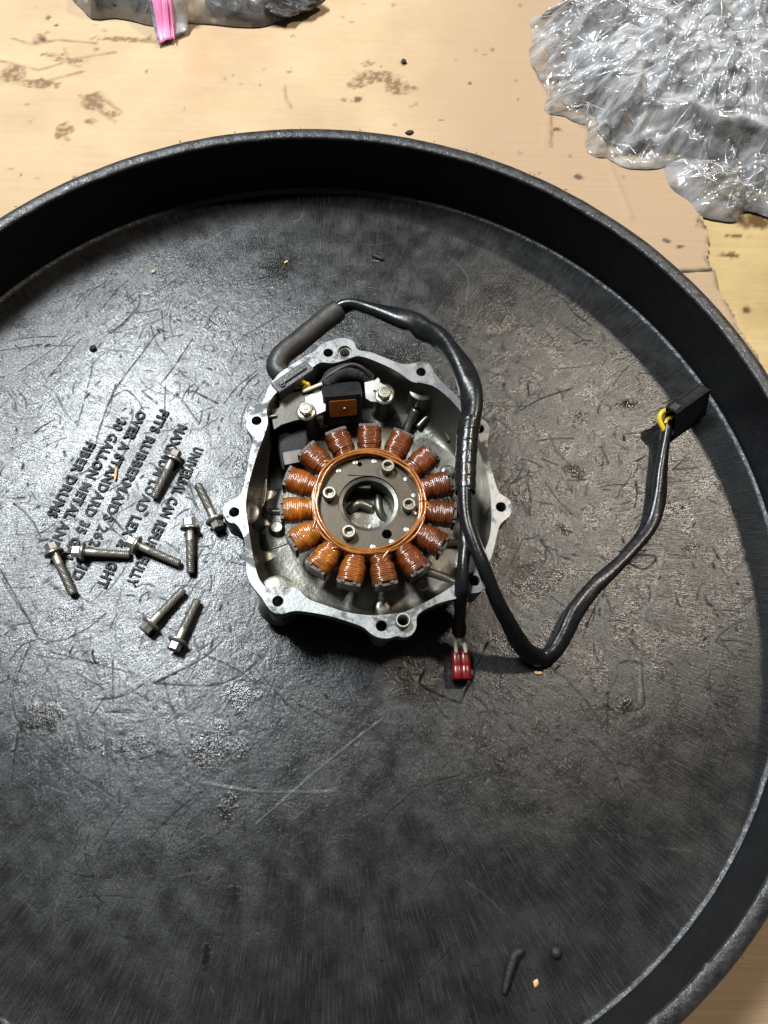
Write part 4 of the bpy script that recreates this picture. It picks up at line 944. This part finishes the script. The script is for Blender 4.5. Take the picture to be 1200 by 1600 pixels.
# ================================================================== BAGS
def film_sheet(name, poly, hmax, delta, seed, parent, mt_, zbase, hubuv=(0.55, 0.45), floor_fn=None, dens=1.0, cr=1.0, res=0.0012, glints=True):
    P_ = np.array(poly); lo, hi = P_.min(0) - .002, P_.max(0) + .002; span = hi - lo; gf = np.random.default_rng(seed)
    gx = np.arange(lo[0], hi[0], res); gy = np.arange(lo[1], hi[1], res); X, Y = np.meshgrid(gx, gy, indexing='ij')
    closed = [tuple(q) for q in P_] + [tuple(P_[0])]
    ins = inside(X, Y, closed[:-1]); de = np.where(ins, seg_dist(X, Y, closed), 0)
    wx = X + 0.005*(fbm(X, Y, 40, seed + 50, 2) - .5); wy = Y + 0.005*(fbm(X, Y, 40, seed + 60, 2) - .5)
    FO = np.zeros(X.shape); hub = lo + span*np.array(hubuv); lines = []
    for k in range(int(span[0]*span[1]/0.00011*dens) + 25):
        c = gf.uniform(lo, hi); rad_ = math.atan2(c[1] - hub[1], c[0] - hub[0]); an = (rad_ if gf.random() < 0.65 else gf.uniform(0, PI)) + gf.normal(0, 0.35)
        ln = gf.lognormal(math.log(0.034), 0.5); wd = gf.lognormal(math.log(0.0050), 0.6); sg = gf.choice([-0.6, 1.0]); am = sg*wd*gf.uniform(0.3, 0.8); bd = gf.normal(0, 10)
        m_ = ln + wd; i0, i1 = np.searchsorted(gx, [c[0] - m_, c[0] + m_]); j0, j1 = np.searchsorted(gy, [c[1] - m_, c[1] + m_])
        if i1 - i0 < 3 or j1 - j0 < 3: continue
        dx = wx[i0:i1, j0:j1] - c[0]; dy = wy[i0:i1, j0:j1] - c[1]
        t = dx*math.cos(an) + dy*math.sin(an); q = -dx*math.sin(an) + dy*math.cos(an) - bd*t*t
        sk = np.where(q > 0, gf.uniform(0.35, 1.0), gf.uniform(0.8, 1.6))
        FO[i0:i1, j0:j1] += am*np.clip(1 - np.abs(q)/(wd*sk), 0, 1)*np.clip(1 - np.abs(t)/ln, 0, 1)**0.6
        if sg > 0: lines.append((c, an, ln, bd))
    amp = sstep(0, 0.016, de)*0.9 + 0.1
    Z = hmax*(1 - np.exp(-de/delta)) + amp*(cr*FO + 0.008*(fbm(X, Y, 18, seed + 5, 1) - .5))
    if floor_fn is not None: Z = np.maximum(Z, floor_fn(X, Y)*sstep(0, 0.016, de) + 0.4*np.maximum(FO, 0))
    Z = np.where(ins, np.maximum(Z, 0.0003), 0)
    dil = ins.copy(); dil[1:] |= ins[:-1]; dil[:-1] |= ins[1:]; dil[:, 1:] |= dil[:, :-1].copy(); dil[:, :-1] |= dil[:, 1:].copy()
    bi, bj = np.nonzero(dil & ~ins); bx_, by_ = X[bi, bj], Y[bi, bj]; best = np.full(bx_.shape, 9.0); nxp, nyp = bx_.copy(), by_.copy()
    for (x0, y0), (x1, y1) in zip(closed[:-1], closed[1:]):
        ex, ey = x1 - x0, y1 - y0; t = np.clip(((bx_ - x0)*ex + (by_ - y0)*ey)/(ex*ex + ey*ey + 1e-12), 0, 1); qx, qy = x0 + t*ex, y0 + t*ey
        d = np.hypot(bx_ - qx, by_ - qy); m_ = d < best; best[m_] = d[m_]; nxp[m_] = qx[m_]; nyp[m_] = qy[m_]
    XX, YY = X.copy(), Y.copy(); XX[bi, bj] = nxp; YY[bi, bj] = nyp; Z[bi, bj] = 0.0001
    o = link(name, grid_mesh(name, gx, gy, zbase + Z, dil, None, (XX, YY)), mt_, parent)
    if glints:                                               # thin white strips added along the folds to imitate highlight streaks
        mb = MB()
        for k in range(int(len(lines)*1.3)):
            c, an, ln, bd = lines[k % len(lines)]
            if k >= len(lines): c = c + gf.normal(0, 0.006, 2); an = an + gf.normal(0, .3)
            w_ = gf.uniform(0.00012, 0.00042); ln = ln*gf.uniform(.4, .9); pts = []
            for t in np.linspace(-1, 1, 12):
                l = t*ln; x = c[0] + l*math.cos(an) - bd*l*l*math.sin(an) + gf.normal(0, .00025); y = c[1] + l*math.sin(an) + bd*l*l*math.cos(an) + gf.normal(0, .00025)
                i_ = int((x - gx[0])/res + .5); j_ = int((y - gy[0])/res + .5)
                if 0 <= i_ < len(gx) and 0 <= j_ < len(gy) and de[i_, j_] > 0.003: pts.append((x, y, zbase + Z[i_, j_] + 0.0002, w_*(1 - t*t) + 0.00005))
            if len(pts) > 4:
                nx, ny = -math.sin(an), math.cos(an); V = []; F = []
                for (x, y, z, w2) in pts: V += [(x - nx*w2, y - ny*w2, z - .0003), (x, y, z + w2), (x + nx*w2, y + ny*w2, z - .0003)]
                for q in range(len(pts) - 1): b_ = q*3; F += [(b_, b_ + 3, b_ + 4, b_ + 1), (b_ + 1, b_ + 4, b_ + 5, b_ + 2)]
                mb.add(V, F)
        co = mb.build('film_glint', M['crease'], parent); co['kind'] = 'stuff'
    return o
GP = GZ + 0.0012
bagp = atn([(925, -60), (900, -5), (872, 22), (848, 34), (842, 62), (850, 100), (862, 130), (868, 165), (895, 175), (922, 188), (926, 215), (950, 232), (985, 248), (1015, 252), (1050, 246), (1090, 258), (1140, 264), (1200, 282), (1260, 290), (1330, 240), (1360, 120), (1300, -60), (1180, -150), (1040, -140)], GP)
bagp = even(bagp, 160, True); bagp = bagp + (np.stack([fbm(bagp[:, 0], bagp[:, 1], 160, 5, 2), fbm(bagp[:, 0], bagp[:, 1], 160, 6, 2)], 1) - .5)*0.007
root = empty('plastic_bag', (*bagp.mean(0), GP), 'large crumpled clear plastic bag wrapped round a dark part at upper right', 'plastic bag')
p0, p1 = at(990, 148, .012), at(1225, 200, .012)
film_sheet('bag_film', even(bagp.mean(0) + (bagp - bagp.mean(0))*(1.05 + 0.09*(fbm(bagp[:, 0], bagp[:, 1], 55, 77, 2) - .5))[:, None], 160, True), 0.016, 0.014, 25, root, M['film_thin'], GP - .0004, cr=1.5)
film_sheet('bag_film', bagp.mean(0) + (bagp - bagp.mean(0))*0.96, 0.052, 0.030, 10, root, M['film'], GP, floor_fn=lambda x, y: 0.034*(1 - sstep(0.017, 0.040, seg_dist(x, y, [(p0.x - .006, p0.y), (p1.x, p1.y)]))))
film_sheet('bag_film', even(cen*0 + (bagp.mean(0) + (bagp - bagp.mean(0))*0.94), 90, True), 0.043, 0.030, 40, root, M['film_thin'], GP)
# the part inside
pr = empty('wrapped_part', (*at(1080, 180, 0)[:2], GP), 'black and grey motorcycle part seen through the crumpled clear bag', 'machine part')
d = p1 - p0; ang = math.atan2(d.y, d.x); RB = Matrix.Rotation(ang, 3, 'Z'); m0 = (p0 + p1)/2
mb = MB(); mb.box((m0.x, m0.y, GP + .0125), (d.length, 0.022, 0.023), RB); mb.box((m0.x + .03, m0.y - .007, GP + .008), (d.length*0.5, 0.014, 0.014), RB)
mb.lathe([(0.012, 0), (0.012, 0.02), (0.009, 0.024)], (m0.x + .02, m0.y + .045, GP + .004), n=28); mb.lathe([(0.009, 0), (0.009, 0.016), (0.006, 0.018)], (m0.x - .045, m0.y + .02, GP), n=24)
bevel(mb.build('black_housing', M['greasy'], pr, sharp=35), 0.003, 3)
m1 = at(1120, 70, .02); mb = MB(); mb.box((m1.x, m1.y, GP + .014), (0.20, 0.085, 0.026), Matrix.Rotation(ang*0.6, 3, 'Z')); mb.lathe([(0.022, 0), (0.022, 0.03), (0.015, 0.033)], (m1.x - .03, m1.y, GP + .002), n=32); bevel(mb.build('grey_casting', M['greypart'], pr, sharp=35), 0.005, 3)

sb = atn([(1036, 262), (1040, 285), (1052, 302), (1075, 318), (1090, 336), (1120, 344), (1150, 346), (1164, 330), (1185, 334), (1215, 342), (1270, 330), (1280, 280), (1230, 262), (1190, 268), (1140, 262), (1095, 256), (1060, 252)], GP - .003)
sb = even(sb, 80, True)
root = empty('small_plastic_bag', (*sb.mean(0), GP - .003), 'small crumpled clear plastic bag below the large bag at right', 'plastic bag')
film_sheet('bag_film', sb, 0.016, 0.010, 70, root, M['film_thin'], GP - .003)
film_sheet('bag_film', even(sb.mean(0) + (sb - sb.mean(0))*0.93, 60, True), 0.011, 0.010, 90, root, M['film_thin'], GP - .003)

# zip bag at the top left
zb = even(atn([(108, -12), (128, 14), (146, 30), (178, 28), (205, 32), (235, 40), (262, 38), (290, 36), (330, 38), (370, 42), (410, 42), (445, 30), (480, 16), (510, -8), (520, -70), (420, -140), (220, -140), (110, -70)], GP), 100, True)
root = empty('zip_bag', (*zb.mean(0), GP), 'clear zip bag with a pink closure strip holding a greasy black part', 'zip bag')
film_sheet('bag_film', zb, 0.030, 0.008, 130, root, M['film_zip'], GP)
def strip(px, zs, t, m_, name, parent, nx=18, wav=0.0006):
    (a0, a1, b1, b0) = px; V = []; F = []
    for i in range(nx + 1):
        u = i/nx; z = zs[0] + (zs[1] - zs[0])*u + 0.0015*math.sin(u*6)
        A = at(a0[0] + (b0[0] - a0[0])*u, a0[1] + (b0[1] - a0[1])*u, z); B = at(a1[0] + (b1[0] - a1[0])*u, a1[1] + (b1[1] - a1[1])*u, z)
        for j in range(7):
            v = j/6; p_ = A.lerp(B, v); p_.z += wav*math.sin(v*9 + u*4) ; V.append(p_)
    for i in range(nx):
        for j in range(6): F.append((i*7 + j, i*7 + j + 1, (i + 1)*7 + j + 1, (i + 1)*7 + j))
    o = link(name, mesh(name, V, F), m_, parent); s = o.modifiers.new('s', 'SOLIDIFY'); s.thickness = t; return o
strip([(222, -30), (294, -30), (293, 48), (247, 69)], (.022, -.0055), 0.0003, M['film'], 'closure_strip', root)
strip([(232, -30), (266, -30), (274, 58), (250, 67)], (.0226, -.0049), 0.0005, M['pink'], 'pink_band', root)
for x0 in (238, 246, 256, 262): strip([(x0 - .8, -30), (x0 + .8, -30), (x0 + 10.8, 62), (x0 + 9.6, 62)], (.0232, -.0043), 0.0006, M['pink'], 'zip_ridge', root)
gp = np.random.default_rng(12)
root = empty('greasy_part', (*at(400, -10, 0)[:2], GP), 'greasy black machine part inside the clear zip bag', 'machine part')
def lump(c, rx, ry, rz, seed, m_, name, parent, amp=0.2, n=48):
    V = []; F = []; mr = n//2
    for j in range(mr + 1):
        ph = PI*j/mr
        for k in range(n):
            a = 2*PI*k/n; x, y, z = math.sin(ph)*math.cos(a), math.sin(ph)*math.sin(a), math.cos(ph)
            V.append((x, y, z))
    V = np.array(V); rr = 1 + amp*(fbm(V[:, 0] + V[:, 2]*.7, V[:, 1] - V[:, 2]*.5, 2.2, seed, 4) - .5)*2
    V = V*rr[:, None]*np.array([rx, ry, rz]) + np.array(c)
    for j in range(mr):
        for k in range(n): k2 = (k + 1) % n; F.append((j*n + k, (j + 1)*n + k, (j + 1)*n + k2, j*n + k2))
    return link(name, mesh(name, V, F), m_, parent)
c = at(400, -2, GP + .01); lump((c.x, c.y + .008, GP + .009), 0.050, 0.026, 0.009, 3, M['greasy'], 'lump', root, 0.5, 96)
c = at(190, -10, GP + .01); lump((c.x, c.y + .005, GP + .009), 0.036, 0.022, 0.008, 5, M['brown'], 'lump', root, 0.16, 64)

# ================================================================== CRUMBS
def crumb(px, z, rx, ry, rz, m_, label, name='grit_crumb', cat='crumb', seed=1):
    c = at(*px, z); o = lump((0, 0, 0), rx, ry, rz, seed, m_, name, None, 0.45, 16); o.location = (c.x, c.y, z + rz*0.6); o.rotation_euler = (0, 0, seed*1.3); tag(o, label, cat, 'crumbs of debris'); return o
crumb((868, 1487), 0, .0032, .0028, .0024, M['crumb'], 'round black crumb near the bottom of the lid beside the twig', seed=1)
crumb((591, 403), 0, .0052, .0018, .0014, M['crumb'], 'flat black crumb on the lid above the engine cover', seed=2)
crumb((146, 545), 0, .0024, .0022, .0018, M['crumb'], 'black crumb on the pale sheen at the left of the lid', seed=3)
crumb((631, 98), GZ, .0026, .0022, .0020, M['crumb'], 'black crumb on the bare cardboard above the lid', seed=4)
crumb((640, 209), WH, .0034, .0020, .0016, M['crumb'], 'black crumb stuck on top of the far rim', seed=5)
crumb((840, 1052), 0, .0012, .0026, .0010, M['chip'], 'tiny pale chip under the lowest bend of the harness', 'wood_chip', 'chip', 6)
crumb((837, 1536), 0, .0016, .0024, .0010, M['chip'], 'tiny pale chip near the bottom edge below the twig', 'wood_chip', 'chip', 7)
crumb((240, 425), 0, .0016, .0014, .0010, M['chip'], 'tiny pale chip on the lid near the upper left wall', 'wood_chip', 'chip', 8)
crumb((447, 410), 0, .0010, .0018, .0008, M['chip'], 'tiny pale chip on the lid above the harness sleeve', 'wood_chip', 'chip', 9)
crumb((181, 741), 0.001, .0010, .0050, .0008, M['chip'], 'thin pale sliver lying on the raised lettering', 'wood_chip', 'chip', 0)
V, F = tube(ctr([(788, 1552, .0016, .0012), (792, 1535, .0022, .0018), (798, 1512, .0026, .0022), (804, 1494, .0028, .0024), (814, 1486, .0024, .0018), (818, 1484, .0020, .0010)]), 40, 10, 0.08, seed=4)
o = link('twig', mesh('twig', V, F), M['crumb'], None); tag(o, 'short dark crooked twig lying on the lid near the bottom edge', 'twig')
